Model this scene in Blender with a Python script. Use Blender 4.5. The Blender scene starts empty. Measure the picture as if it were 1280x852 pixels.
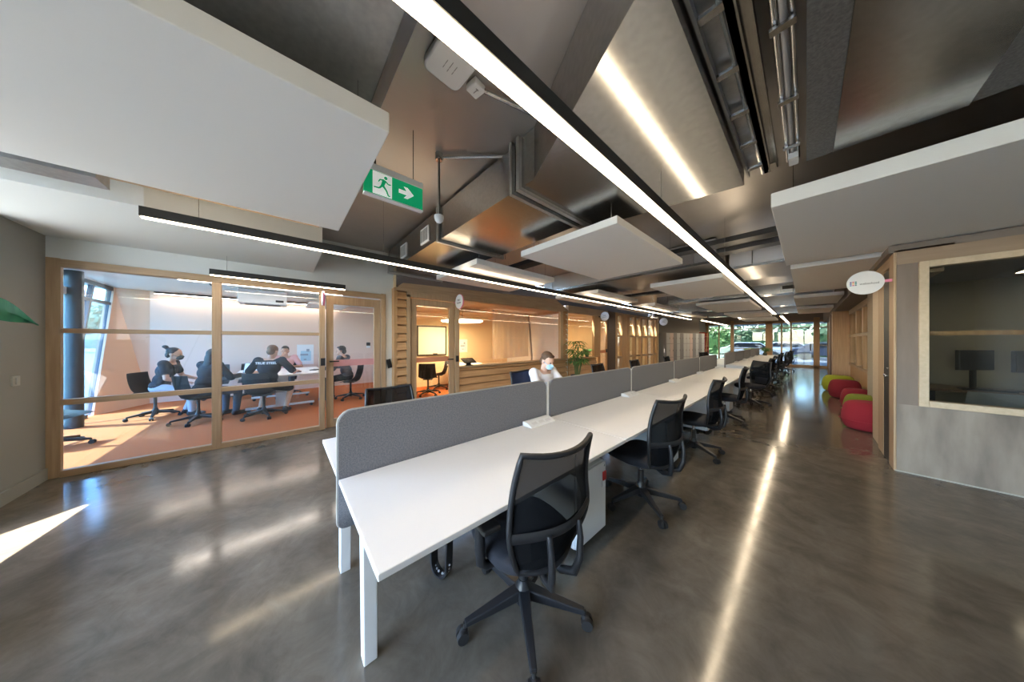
import bpy, bmesh, math, random
from mathutils import Vector as V, Matrix as M, Quaternion
random.seed(7)
PI=math.pi
SC=bpy.context.scene
C=SC.collection
R=math.radians

# ------------------------------------------------------------------ materials
MATS={}
def mat(name,col,rough=.5,metal=0,col2=None,scale=6,stretch=(1,1,1),detail=4,bump=0,bscale=40,spec=.5,emit=0,ecol=None,contrast=(.3,.7),rvar=0,bstretch=None):
    m=bpy.data.materials.new(name); m.use_nodes=True; nt=m.node_tree; b=nt.nodes['Principled BSDF']
    b.inputs['Base Color'].default_value=(*col,1); b.inputs['Roughness'].default_value=rough
    b.inputs['Metallic'].default_value=metal; b.inputs['Specular IOR Level'].default_value=spec
    if emit:
        b.inputs['Emission Color'].default_value=(*(ecol or col),1); b.inputs['Emission Strength'].default_value=emit
    def tex(sc,st,det):
        tc=nt.nodes.new('ShaderNodeTexCoord'); mp=nt.nodes.new('ShaderNodeMapping'); mp.inputs['Scale'].default_value=st
        nt.links.new(tc.outputs['Object'],mp.inputs['Vector'])
        n=nt.nodes.new('ShaderNodeTexNoise'); n.inputs['Scale'].default_value=sc; n.inputs['Detail'].default_value=det
        nt.links.new(mp.outputs[0],n.inputs['Vector']); return n
    if col2:
        n=tex(scale,stretch,detail); r=nt.nodes.new('ShaderNodeValToRGB')
        r.color_ramp.elements[0].position=contrast[0]; r.color_ramp.elements[1].position=contrast[1]
        r.color_ramp.elements[0].color=(*col,1); r.color_ramp.elements[1].color=(*col2,1)
        nt.links.new(n.outputs['Fac'],r.inputs[0]); nt.links.new(r.outputs[0],b.inputs['Base Color'])
        if rvar:
            mr=nt.nodes.new('ShaderNodeMapRange'); mr.inputs[1].default_value=.3; mr.inputs[2].default_value=.7
            mr.inputs[3].default_value=max(.02,rough-rvar); mr.inputs[4].default_value=rough+rvar
            nt.links.new(n.outputs['Fac'],mr.inputs[0]); nt.links.new(mr.outputs[0],b.inputs['Roughness'])
    if bump:
        n2=tex(bscale,bstretch or stretch,3); bp=nt.nodes.new('ShaderNodeBump'); bp.inputs['Strength'].default_value=bump; bp.inputs['Distance'].default_value=.01
        nt.links.new(n2.outputs['Fac'],bp.inputs['Height']); nt.links.new(bp.outputs[0],b.inputs['Normal'])
    MATS[name]=m; return m
def glassmat(name,tint=(1,1,1),ior=1.45,rough=0.0,mult=1.0):
    m=bpy.data.materials.new(name); m.use_nodes=True; nt=m.node_tree; nt.nodes.clear()
    o=nt.nodes.new('ShaderNodeOutputMaterial'); mx=nt.nodes.new('ShaderNodeMixShader'); t=nt.nodes.new('ShaderNodeBsdfTransparent'); g=nt.nodes.new('ShaderNodeBsdfGlossy')
    f=nt.nodes.new('ShaderNodeFresnel'); ge=nt.nodes.new('ShaderNodeNewGeometry'); mi=nt.nodes.new('ShaderNodeMapRange')
    mi.inputs[3].default_value=ior; mi.inputs[4].default_value=1/ior; nt.links.new(ge.outputs['Backfacing'],mi.inputs[0]); nt.links.new(mi.outputs[0],f.inputs['IOR'])
    ml=nt.nodes.new('ShaderNodeMath'); ml.operation='MULTIPLY'; ml.inputs[1].default_value=mult
    t.inputs[0].default_value=(*tint,1); g.inputs['Roughness'].default_value=rough; g.inputs[0].default_value=(1,1,1,1)
    nt.links.new(f.outputs[0],ml.inputs[0]); nt.links.new(ml.outputs[0],mx.inputs[0]); nt.links.new(t.outputs[0],mx.inputs[1]); nt.links.new(g.outputs[0],mx.inputs[2]); nt.links.new(mx.outputs[0],o.inputs[0])
    MATS[name]=m; return m
def meshfabric(name,col,trans):
    m=bpy.data.materials.new(name); m.use_nodes=True; nt=m.node_tree; b=nt.nodes['Principled BSDF']
    b.inputs['Base Color'].default_value=(*col,1); b.inputs['Roughness'].default_value=.9; b.inputs['Specular IOR Level'].default_value=.08
    o=nt.nodes['Material Output']; mx=nt.nodes.new('ShaderNodeMixShader'); t=nt.nodes.new('ShaderNodeBsdfTransparent'); mx.inputs[0].default_value=trans
    nt.links.new(b.outputs[0],mx.inputs[1]); nt.links.new(t.outputs[0],mx.inputs[2]); nt.links.new(mx.outputs[0],o.inputs[0])
    MATS[name]=m; return m

white_lam=mat('white_laminate',(.80,.80,.80),.35,spec=.4)
white_metal=mat('white_metal',(.78,.79,.80),.35)
white_paint=mat('white_paint',(.74,.76,.74),.85)
panel_white=mat('acoustic_white',(.80,.79,.77),.9,bump=.03,bscale=160)
grey_paint=mat('grey_green_paint',(.30,.30,.27),.85)
felt=mat('grey_felt',(.125,.13,.148),.95,col2=(.205,.21,.23),scale=130,bump=.5,bscale=260)
piping=mat('light_grey_piping',(.36,.35,.33),.8)
black_pl=mat('black_plastic',(.013,.014,.017),.42)
black_rub=mat('black_rubber',(.012,.012,.013),.6)
seat_fab=mat('seat_fabric',(.014,.016,.024),.9,bump=.35,bscale=300)
mesh_fab=meshfabric('mesh_fabric',(.007,.008,.010),.055)
chrome=mat('steel',(.6,.6,.6),.25,1)
galv=mat('galvanised_steel',(.40,.40,.39),.23,1,col2=(.47,.47,.46),scale=28,detail=4)
galv_d=mat('dark_galvanised',(.36,.36,.355),.42,.75,col2=(.43,.43,.42),scale=30,detail=4)
foil=mat('ceiling_foil',(.52,.50,.48),.40,.85,col2=(.43,.41,.39),scale=1.2,detail=5,bump=.012,bscale=12)
darkfoil=mat('dark_foil_insulation',(.12,.12,.12),.55,.5,col2=(.2,.2,.2),scale=90,bump=.2,bscale=120)
blackbox=mat('black_housing',(.02,.02,.02),.5)
wood=mat('pale_oak',(.37,.245,.142),.5,col2=(.47,.33,.20),scale=5,stretch=(9,9,.5),bump=.06,bscale=20)
wood_y=mat('pale_oak_along',(.37,.245,.140),.5,col2=(.48,.335,.20),scale=5,stretch=(9,.5,9),bump=.06,bscale=20)
wood_w=mat('warm_larch',(.40,.205,.085),.5,col2=(.56,.33,.155),scale=4,stretch=(8,.4,8),bump=.1,bscale=18)
wood_wv=mat('warm_larch_upright',(.36,.19,.08),.5,col2=(.50,.30,.14),scale=4,stretch=(8,8,.4),bump=.1,bscale=18)
wood_p=mat('orange_pine',(.42,.24,.11),.5,col2=(.55,.34,.17),scale=4,stretch=(10,10,.4),bump=.06)
ply=mat('grey_stained_plywood',(.165,.132,.106),.6,col2=(.31,.258,.212),scale=1.8,stretch=(3.2,3.2,.7),detail=9,bump=.05,bscale=30,contrast=(.35,.65))
ply_d=mat('brown_stained_plywood',(.17,.128,.102),.6,col2=(.22,.17,.138),scale=2.5,stretch=(4,4,.7),detail=6)
orange=mat('orange_carpet',(.42,.105,.02),.95,col2=(.50,.14,.03),scale=60,bump=.3,bscale=300)
peach=mat('peach_paint',(.78,.52,.36),.85)
pinkw=mat('pale_pink_paint',(.80,.62,.52),.85)
cream=mat('cream_paint',(.80,.66,.42),.85)
glass=glassmat('clear_glass')
glass_r=glassmat('reflective_glass',(.80,.80,.76),1.5,0,.9)
glass_g=glassmat('green_tinted_glass',(.42,.47,.41),1.45); glass_f=glassmat('grey_tinted_glass',(.36,.40,.42),1.45)
glass_b=glassmat('blue_tinted_glass',(.42,.60,.72),1.4)
lum=mat('led_diffuser',(1,.93,.82),.5,emit=26,ecol=(1,.80,.55))
lum_up=mat('led_uplight',(1,.9,.75),.5,emit=10,ecol=(1,.80,.56))
lum_w=mat('led_white_room',(1,.97,.92),.5,emit=21,ecol=(1,.88,.76))
lum_y=mat('pendant_warm',(1,.85,.6),.5,emit=30,ecol=(1,.74,.42))
green_s=mat('sign_green',(.0,.30,.11),.5,emit=.25,ecol=(0,.5,.2))
white_s=mat('sign_white',(.9,.9,.9),.5,emit=.3,ecol=(.9,.95,.9))
pink=mat('pink_acrylic',(.75,.22,.36),.35)
disc_w=mat('disc_white',(.78,.78,.80),.5)
ink=mat('dark_ink',(.06,.06,.07),.6)
red_f=mat('red_wool',(.28,.014,.026),.95,bump=.3,bscale=200)
red_d=mat('dark_red_wool',(.22,.012,.02),.95,bump=.3,bscale=200)
green_f=mat('olive_green_wool',(.19,.21,.02),.95,bump=.3,bscale=200)
lime_f=mat('lime_green_wool',(.33,.35,.02),.95,bump=.3,bscale=200)
leaf=mat('leaf_green',(.035,.12,.03),.45,col2=(.10,.26,.05),scale=8)
leaf_d=mat('strelitzia_leaf',(.02,.11,.05),.4,col2=(.04,.17,.07),scale=8,stretch=(1,8,1))
hedge_m=mat('hedge_leaf',(.10,.15,.07),.6,col2=(.24,.31,.16),scale=3)
potm=mat('dark_pot',(.05,.045,.04),.6)
soil=mat('soil',(.05,.03,.02),.9)
shellg=mat('charcoal_shell',(.035,.042,.048),.6)
shelld=mat('dark_base_metal',(.03,.028,.028),.4,.3)
skin1=mat('skin_light',(.62,.38,.28),.55); skin2=mat('skin_tan',(.50,.28,.19),.55)
hair1=mat('hair_brown',(.10,.05,.025),.7,bump=.5,bscale=80,bstretch=(1,1,.2)); hair2=mat('hair_dark',(.018,.013,.012),.6,bump=.5,bscale=80,bstretch=(1,1,.2))
hair3=mat('hair_auburn_grey',(.17,.10,.065),.7,bump=.5,bscale=80)
tee_w=mat('white_cotton',(.78,.76,.78),.9,bump=.2,bscale=14); tee_b=mat('black_cotton',(.012,.016,.024),.9,bump=.2,bscale=14)
tee_p=mat('pink_cotton',(.72,.42,.42),.9,bump=.2,bscale=14); tee_g=mat('grey_cotton',(.12,.13,.15),.9,bump=.2,bscale=14)
jeans=mat('blue_jeans',(.06,.09,.14),.9,bump=.2,bscale=20); jeans_l=mat('pale_trousers',(.40,.42,.50),.9,bump=.2,bscale=20)
shoe_m=mat('dark_shoes',(.03,.03,.035),.6)
mask_b=mat('blue_mask',(.42,.66,.82),.8); mask_k=mat('black_mask',(.02,.03,.03),.8)
eye_m=mat('eye_dark',(.02,.015,.012),.3)
navy=mat('navy_fabric',(.02,.035,.09),.9,bump=.2,bscale=200)
screen_m=mat('dark_screen',(.015,.017,.02),.25)
paper=mat('white_paper',(.82,.84,.86),.7)
poster_b=mat('poster_pale_blue',(.45,.66,.76),.6); poster_k=mat('poster_slate',(.30,.36,.42),.6)
redtag=mat('red_tag',(.55,.03,.03),.5)
lock_a=mat('locker_grey',(.42,.40,.38),.4); lock_b=mat('locker_pinkish',(.50,.36,.30),.4); lock_c=mat('locker_dark',(.20,.18,.17),.4)
asphalt=mat('asphalt',(.20,.20,.21),.9,col2=(.27,.27,.27),scale=3)
ground_m=mat('outdoor_ground',(.22,.23,.20),.95,col2=(.28,.29,.26),scale=2)
facade_m=mat('pale_concrete',(.58,.66,.70),.8,col2=(.68,.74,.77),scale=2)
carw=mat('car_silver',(.55,.57,.60),.25,.4); carb=mat('car_navy',(.05,.06,.09),.25,.3)
tan_b=mat('far_building',(.42,.36,.30),.9)
yellow=mat('pale_yellow_table',(.75,.62,.22),.5)
red_sh=mat('red_shelf_paint',(.35,.05,.03),.5)
# polished concrete floor
def floor_mat():
    m=bpy.data.materials.new('polished_concrete'); m.use_nodes=True; nt=m.node_tree; b=nt.nodes['Principled BSDF']; L=nt.links.new
    tc=nt.nodes.new('ShaderNodeTexCoord')
    def nz(s,d,ro=.55,dist=0):
        n=nt.nodes.new('ShaderNodeTexNoise'); n.inputs['Scale'].default_value=s; n.inputs['Detail'].default_value=d; n.inputs['Roughness'].default_value=ro; n.inputs['Distortion'].default_value=dist
        L(tc.outputs['Object'],n.inputs['Vector']); return n
    a=nz(.9,10,.62,.9); c=nz(5,10,.7,.6); s=nz(70,3)
    r=nt.nodes.new('ShaderNodeValToRGB'); e=r.color_ramp.elements
    e[0].position=.30; e[0].color=(.088,.076,.060,1); e[1].position=.72; e[1].color=(.185,.160,.126,1)
    L(a.outputs['Fac'],r.inputs[0])
    r2=nt.nodes.new('ShaderNodeValToRGB'); e=r2.color_ramp.elements; e[0].position=.3; e[0].color=(.72,.72,.72,1); e[1].position=.7; e[1].color=(1.2,1.2,1.2,1)
    L(c.outputs['Fac'],r2.inputs[0])
    mx=nt.nodes.new('ShaderNodeMixRGB'); mx.blend_type='MULTIPLY'; mx.inputs[0].default_value=1; L(r.outputs[0],mx.inputs[1]); L(r2.outputs[0],mx.inputs[2])
    L(mx.outputs[0],b.inputs['Base Color'])
    mr=nt.nodes.new('ShaderNodeMapRange'); mr.inputs[1].default_value=.3; mr.inputs[2].default_value=.7; mr.inputs[3].default_value=.08; mr.inputs[4].default_value=.17
    L(c.outputs['Fac'],mr.inputs[0]); L(mr.outputs[0],b.inputs['Roughness'])
    b.inputs['Specular IOR Level'].default_value=.45
    return m
concrete=floor_mat()

# ------------------------------------------------------------------ mesh builder
class B:
    def __init__(s): s.bm=bmesh.new()
    def _x(s,vs,mx):
        if mx is not None: bmesh.ops.transform(s.bm,matrix=mx,verts=vs)
    def box(s,a,b,mx=None):
        x0,y0,z0=[min(p,q) for p,q in zip(a,b)]; x1,y1,z1=[max(p,q) for p,q in zip(a,b)]
        vs=[s.bm.verts.new(p) for p in ((x0,y0,z0),(x1,y0,z0),(x1,y1,z0),(x0,y1,z0),(x0,y0,z1),(x1,y0,z1),(x1,y1,z1),(x0,y1,z1))]
        for f in ((3,2,1,0),(4,5,6,7),(0,1,5,4),(1,2,6,5),(2,3,7,6),(3,0,4,7)): s.bm.faces.new([vs[i] for i in f])
        s._x(vs,mx); return s
    def bar(s,p,q,w,h,up=(0,0,1),w2=None,h2=None):
        p=V(p);q=V(q);d=(q-p).normalized();u=V(up)
        if abs(d.dot(u))>.95:u=V((1,0,0))
        r=d.cross(u).normalized();u=r.cross(d); w2=w2 or w;h2=h2 or h
        vs=[]
        for c,ww,hh in((p,w,h),(q,w2,h2)):
            for i,j in((-1,-1),(1,-1),(1,1),(-1,1)): vs.append(s.bm.verts.new(c+r*i*ww/2+u*j*hh/2))
        for f in ((3,2,1,0),(4,5,6,7),(0,1,5,4),(1,2,6,5),(2,3,7,6),(3,0,4,7)): s.bm.faces.new([vs[i] for i in f])
        return s
    def cyl(s,p,q,r,r2=None,n=14,caps=True):
        p=V(p);q=V(q);r2=r if r2 is None else r2;d=(q-p).normalized();u=V((0,0,1)) if abs(d.z)<.9 else V((1,0,0))
        a=d.cross(u).normalized();b=d.cross(a)
        r1=[s.bm.verts.new(p+(a*math.cos(2*PI*i/n)+b*math.sin(2*PI*i/n))*r) for i in range(n)]
        r2_=[s.bm.verts.new(q+(a*math.cos(2*PI*i/n)+b*math.sin(2*PI*i/n))*r2) for i in range(n)]
        for i in range(n): s.bm.faces.new((r1[i],r1[(i+1)%n],r2_[(i+1)%n],r2_[i]))
        if caps: s.bm.faces.new(list(reversed(r1))); s.bm.faces.new(r2_)
        return s
    def tube(s,pts,r,n=8,closed=False,flat=1,up=None):
        pts=[V(p) for p in pts];N=len(pts);rings=[]
        pu=None
        for i in range(N):
            d=((pts[(i+1)%N]-pts[i-1]) if closed else (pts[min(i+1,N-1)]-pts[max(i-1,0)])).normalized()
            u=V(up) if up else (pu if pu is not None else (V((0,0,1)) if abs(d.z)<.9 else V((1,0,0))))
            a=d.cross(u).normalized(); b=a.cross(d).normalized(); pu=b
            rr=r[i] if isinstance(r,(list,tuple)) else r
            rings.append([s.bm.verts.new(pts[i]+a*math.cos(2*PI*k/n)*rr+b*math.sin(2*PI*k/n)*rr*flat) for k in range(n)])
        for i in range(N if closed else N-1):
            A=rings[i];D=rings[(i+1)%N]
            for k in range(n): s.bm.faces.new((A[k],A[(k+1)%n],D[(k+1)%n],D[k]))
        if not closed: s.bm.faces.new(list(reversed(rings[0]))); s.bm.faces.new(rings[-1])
        return s
    def prism(s,poly,lo,hi,axis='z'):
        def f(a,b,c): return {'z':(a,b,c),'x':(c,a,b),'y':(a,c,b)}[axis]
        l=[s.bm.verts.new(f(a,b,lo)) for a,b in poly]; h=[s.bm.verts.new(f(a,b,hi)) for a,b in poly]; n=len(poly)
        s.bm.faces.new(list(reversed(l))); s.bm.faces.new(h)
        for i in range(n): s.bm.faces.new((l[i],l[(i+1)%n],h[(i+1)%n],h[i]))
        return s
    def lathe(s,prof,n=28,c=(0,0,0),sx=1,sy=1):
        rings=[]
        for r,z in prof: rings.append([s.bm.verts.new((c[0]+sx*r*math.cos(2*PI*k/n),c[1]+sy*r*math.sin(2*PI*k/n),c[2]+z)) for k in range(n)])
        for i in range(len(rings)-1):
            for k in range(n): s.bm.faces.new((rings[i][k],rings[i][(k+1)%n],rings[i+1][(k+1)%n],rings[i+1][k]))
        s.bm.faces.new(list(reversed(rings[0]))); s.bm.faces.new(rings[-1]); return s
    def sph(s,c,r,mx=None,seg=16,ring=10):
        if not isinstance(r,(tuple,list)): r=(r,r,r)
        g=bmesh.ops.create_uvsphere(s.bm,u_segments=seg,v_segments=ring,radius=1)
        m=M.Translation(V(c))@(mx or M.Identity(4))@M.Diagonal((*r,1)); bmesh.ops.transform(s.bm,matrix=m,verts=g['verts']); return s
    def cap(s,p,q,r,r2=None,n=12):
        r2=r if r2 is None else r2
        if (V(p)-V(q)).length>1e-5: s.cyl(p,q,r,r2,n)
        s.sph(p,r,seg=n,ring=8); s.sph(q,r2,seg=n,ring=8); return s
    def grid(s,fn,nu,nv,th=0):
        G=[[s.bm.verts.new(fn(i/nu,j/nv)) for j in range(nv+1)] for i in range(nu+1)]
        for i in range(nu):
            for j in range(nv): s.bm.faces.new((G[i][j],G[i+1][j],G[i+1][j+1],G[i][j+1]))
        if th:
            fs=[f for f in s.bm.faces]
            bmesh.ops.solidify(s.bm,geom=fs,thickness=th)
        return s
    def mesh(s,name):
        bmesh.ops.recalc_face_normals(s.bm,faces=s.bm.faces); me=bpy.data.meshes.new(name); s.bm.to_mesh(me); s.bm.free(); return me
    def obj(s,name,m,parent=None,smooth=False,bevel=0,seg=2,loc=None,sub=0,ang=40):
        me=s.mesh(name); me.materials.append(m); o=bpy.data.objects.new(name,me); C.objects.link(o)
        if parent: o.parent=parent
        if loc: o.location=loc
        if bevel:
            k=o.modifiers.new('bevel','BEVEL'); k.width=bevel; k.segments=seg; k.limit_method='ANGLE'; k.angle_limit=R(35)
        if sub:
            k=o.modifiers.new('sub','SUBSURF'); k.levels=sub; k.render_levels=sub
        if smooth or sub:
            for p in me.polygons: p.use_smooth=True
            if smooth and not sub:
                try: me.set_sharp_from_angle(angle=R(ang))
                except Exception: pass
        return o
def tag(o,label,cat,group=None,kind=None):
    if label: o['label']=label
    if cat: o['category']=cat
    if group: o['group']=group
    if kind: o['kind']=kind
    return o
def thing(name,label,cat,loc=(0,0,0),rz=0,group=None):
    o=bpy.data.objects.new(name,None); C.objects.link(o); o.location=loc; o.rotation_euler=(0,0,rz); o.empty_display_size=.1
    return tag(o,label,cat,group)
def struct(o,label=None):
    o['kind']='structure'
    if label:o['label']=label
    return o
def sroot(name,loc=(0,0,0)):
    o=bpy.data.objects.new(name,None); C.objects.link(o); o.location=loc; return struct(o)
def kids(o): return [c for c in o.children]
def dup(o,label=None,loc=None,rz=None,parent=None,group=None,skip=()):
    c=o.copy(); C.objects.link(c)
    if parent: c.parent=parent
    for k in kids(o):
        if k.name.split('.')[0] in skip: continue
        dup(k,parent=c)
    if label: c['label']=label
    if group: c['group']=group
    if loc is not None: c.location=loc
    if rz is not None: c.rotation_euler=(0,0,rz)
    return c
def text(name,s,size,m,parent,loc,rot,ext=.002,align='CENTER',bold=False):
    cu=bpy.data.curves.new(name,'FONT'); cu.body=s; cu.size=size; cu.extrude=ext; cu.align_x=align; cu.align_y='CENTER'
    if bold: cu.offset=size*.02
    t=bpy.data.objects.new(name+'_curve',cu); C.objects.link(t)
    bpy.context.view_layer.update()
    me=bpy.data.meshes.new_from_object(t.evaluated_get(bpy.context.evaluated_depsgraph_get()))
    bpy.data.objects.remove(t); me.materials.clear(); me.materials.append(m)
    o=bpy.data.objects.new(name,me); C.objects.link(o); o.parent=parent; o.location=loc; o.rotation_euler=rot; return o

#@@SETTING
# ------------------------------------------------------------------ camera
cam=bpy.data.cameras.new('camera'); co=bpy.data.objects.new('camera',cam); C.objects.link(co)
cam.sensor_width=36; cam.lens=325/1280*36; cam.clip_start=.03; cam.clip_end=600
co.location=(0,0,1.45); co.rotation_euler=(PI/2,0,R(48.5)); SC.camera=co

# ------------------------------------------------------------------ setting: floors, ceilings, outer walls
ZC=3.12
struct(B().box((-5.3,-4.6,-.12),(3.3,23,0)).obj('floor',concrete))
struct(B().box((-10.3,-3.0,-.12),(-5.3,1.5,0)).obj('floor',orange),'orange carpet of the glazed meeting room')
struct(B().box((-10.3,1.5,-.12),(-5.3,9.9,0)).obj('floor',orange),'orange carpet of the timber clad rooms')
struct(B().box((-10.3,9.9,-.12),(-5.3,23,0)).obj('floor',concrete))
struct(B().box((-5.4,-2.0,ZC),(3.4,23.2,ZC+.15)).obj('ceiling',foil)); struct(B().box((-2.62,-4.7,ZC),(3.4,-2.0,ZC+.15)).obj('ceiling',foil))
struct(B().prism([(-10.4,-3.1),(-5.4,-3.1),(-5.4,1.56),(-10.4,2.56)],2.62,2.74).obj('ceiling',white_paint),'white ceiling of the glazed meeting room')
struct(B().box((-10.4,1.56,2.60),(-5.55,14.4,2.72)).obj('ceiling',white_paint))
struct(B().box((-10.4,14.4,2.72),(-5.4,23.2,2.86)).obj('ceiling',foil))
# lowered plaster soffit over the glazed meeting room front
struct(B().prism([(-5.3,-1.85),(-3.62,-1.85),(-3.60,-.85),(-3.97,.375),(-5.3,.375)],2.55,ZC-.01).obj('ceiling',white_paint),'lowered white plaster soffit above the meeting room glazing')
# near left wall, its unseen triangular hole shaped to throw the sun patch
wl=B(); wl.box((-5.36,-2.0,0),(-4.6,-1.85,ZC)).box((-4.6,-2.0,2.95),(-2.5,-1.85,ZC)); 
def tri_wall():
    b=B(); S=1.87
    pts=[(x-.284*(1.85+y)*S,(1.85+y)*S) for x,y in((-4.27,-1.27),(-3.02,-1.445),(-3.84,-1.76))]
    o=[(-4.6,0),(-2.5,0),(-2.5,1.42),(-4.6,1.42)]
    vo=[[b.bm.verts.new((x,y,z)) for x,z in o] for y in(-1.85,-2.0)]; vi=[[b.bm.verts.new((x-dz*.284,y,z+dz)) for x,z in (pts[0],pts[2],pts[1])] for y,dz in((-1.85,0),(-2.0,.28))]
    for k in(0,1):
        O=vo[k];I=vi[k]
        for f in((O[0],O[1],I[2],I[1]),(O[1],O[2],I[2]),(O[2],O[3],I[0],I[2]),(O[3],O[0],I[1],I[0])): b.bm.faces.new(f)
    for L in(vo,vi):
        n=len(L[0])
        for i in range(n): b.bm.faces.new((L[0][i],L[0][(i+1)%n],L[1][(i+1)%n],L[1][i]))
    return b
struct(wl.obj('wall_left',grey_paint)); struct(tri_wall().obj('wall_left',grey_paint))
struct(B().box((-5.26,-1.85,0),(-4.6,-1.835,.12)).obj('baseboard_left',grey_paint))
struct(B().box((-2.62,-4.6,0),(-2.5,-2.0,ZC)).obj('wall_rear',white_paint))
uw=sroot('added_window'); B().box((-4.6,-1.94,1.42),(-2.5,-1.93,2.95)).obj('pane',glass,uw)  # unseen upper glazing, added to bring more daylight onto soffit and walls
b=B(); b.box((-4.6,-1.97,1.42),(-2.5,-1.88,1.47)).box((-4.6,-1.97,2.9),(-2.5,-1.88,2.95)).box((-3.66,-1.97,1.47),(-3.6,-1.88,2.9)); b.obj('frame',blackbox,uw)
struct(B().box((-5.4,-2.82,3.02),(-2.62,-2.0,3.12)).obj('ceiling',white_paint),'unseen canopy added to keep the sun off the near left upper window')  # added slab out of view, shades the upper glazing from direct sun
# rear glazing behind the camera
rg=sroot('window_9'); fr=B()
for x in(-2.45,-1.3,-.15,1.0): fr.box((x-.04,-4.58,0),(x+.04,-4.48,ZC))
fr.box((-2.5,-4.58,0),(1.04,-4.48,.08)).box((-2.5,-4.58,2.85),(1.04,-4.48,ZC))
fr.obj('frame',blackbox,rg); B().box((-2.5,-4.54,.05),(1.0,-4.53,2.87)).obj('pane',glass,rg); struct(B().box((1.04,-4.6,0),(3.3,-4.45,ZC)).obj('wall_rear',white_paint))
struct(B().box((3.2,-4.6,0),(3.35,8.6,ZC)).obj('wall_right',white_paint))

# ------------------------------------------------------------------ window_1 / door_1: glazed meeting room front, plane X=-5.26
XG=-5.26
def frame_bar(b,y0,y1,z0,z1,x0=XG-.05,x1=XG+.03): b.box((x0,y0,z0),(x1,y1,z1))
w=sroot('window_1')
b=B(); frame_bar(b,-1.85,-1.765,0,2.33,XG-.05,XG+.004); b.obj('frame_post',wood,w,bevel=.004)
b=B(); frame_bar(b,-.70,-.615,.02,2.25); b.obj('frame_post',wood,w,bevel=.004)
b=B(); frame_bar(b,.455,.53,0,2.25); b.obj('frame_post',wood,w,bevel=.004)
b=B(); frame_bar(b,-1.765,.455,0,.07,XG-.046,XG+.026); frame_bar(b,-1.765,1.42,2.235,2.32,XG-.046,XG+.036); b.obj('frame_rail',wood_y,w,bevel=.004)
b=B(); frame_bar(b,-1.765,.455,1.535,1.585,XG-.046,XG+.024); b.obj('frame_rail',wood_y,w,bevel=.003)
b=B(); frame_bar(b,-1.765,.455,.765,.825,XG-.046,XG+.024); b.obj('frame_rail',wood_y,w,bevel=.003)
for (ya,yb) in((-1.765,-.70),(-.615,.455)):
    for za,zb in((.07,.765),(.825,1.535),(1.585,2.235)):
        B().box((XG-.012,ya,za),(XG-.002,yb,zb)).obj('pane',glass,w)
d=sroot('door_1')
b=B(); frame_bar(b,1.385,1.46,0,2.33); b.obj('door_post',wood,d,bevel=.004)
b=B(); X0,X1=XG-.06,XG-.01
b.box((X0,.55,.01),(X1,.65,2.21)).box((X0,1.27,.01),(X1,1.375,2.21)).box((X0,.65,2.07),(X1,1.27,2.21)).box((X0,.65,.01),(X1,1.27,.14)); b.obj('door_leaf',wood,d,bevel=.003)
B().box((XG-.04,.65,.14),(XG-.03,1.27,2.07)).obj('pane',glass,d)
B().box((XG-.028,.65,1.02),(XG-.024,1.27,1.13)).obj('pink_film',mat('pink_film',(.62,.30,.30),.5),d)
b=B(); b.box((XG+.03,.47,1.05),(XG+.06,.53,1.17)).cyl((XG+.0,.60,1.11),(XG+.07,.60,1.11),.012).cyl((XG+.06,.60,1.11),(XG+.06,.72,1.11),.011); b.obj('door_handle',black_pl,d,smooth=True)
# plaster above the glazing and the white return beside the door
struct(B().box((-5.4,-1.85,2.32),(XG+.0,1.47,ZC)).obj('wall_left',white_paint),'plaster above the meeting room glazing')
struct(B().box((-5.4,1.46,0),(XG+.0,1.62,ZC)).obj('wall_left',white_paint),'white wall return beside the meeting room door')

# ------------------------------------------------------------------ meeting room shell
struct(B().box((-10.25,-2.3,0),(-10.1,2.7,2.62)).obj('wall_left',pinkw),'pale pink rear wall of the glazed meeting room')
struct(B().prism([(-5.3,1.50),(-10.2,2.48),(-10.2,2.52),(-5.3,1.54)],0,2.7).obj('wall_left',pinkw)); struct(B().prism([(-5.14,1.58),(-10.2,2.54),(-10.2,2.58),(-5.14,1.62)],0,2.7).obj('wall_left',cream))
b=B()  # leaning pier
vs=[(-10.12,-2.3),(-10.12,-2.85),(-9.2,-2.85),(-9.2,-2.75)]; vt=[(-10.12,-2.3),(-10.12,-2.85),(-10.05,-2.85),(-10.05,-2.75)]
A=[b.bm.verts.new((x,y,0)) for x,y in vs]; T=[b.bm.verts.new((x,y,2.62)) for x,y in vt]
b.bm.faces.new(A); b.bm.faces.new(T)
for i in range(3): b.bm.faces.new((A[i],A[(i+1)%4],T[(i+1)%4],T[i]))
b.bm.faces.new((A[3],A[0],T[3])); b.bm.faces.new((A[0],T[0],T[3]))
struct(b.obj('wall_left',peach),'leaning peach painted pier beside the facade glazing')
w=sroot('window_2')
dk=mat('facade_frame',(.045,.075,.10),.4,.3)
b=B()
b.bar((-9.22,-2.80,0),(-10.07,-2.80,2.62),.04,.04).bar((-8.35,-2.78,.0),(-9.25,-2.78,2.62),.06,.06)
b.bar((-5.4,-2.78,2.25),(-9.9,-2.78,2.25),.05,.06).bar((-5.4,-2.78,2.58),(-10.0,-2.78,2.58),.06,.08).bar((-5.4,-2.78,.03),(-9.0,-2.78,.03),.06,.06)
b.bar((-6.9,-2.78,0),(-6.9,-2.78,2.6),.06,.06).bar((-8.1,-2.78,2.25),(-8.1,-2.78,2.6),.05,.05)
b.obj('frame',dk,w)
B().prism([(-5.4,.05),(-9.2,.05),(-10.05,2.58),(-5.4,2.58)],-2.795,-2.785,'y').obj('pane',glass_b,w)
struct(B().box((-5.4,-3.0,0),(-5.26,-1.95,2.8)).obj('wall_left',grey_paint))
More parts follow.
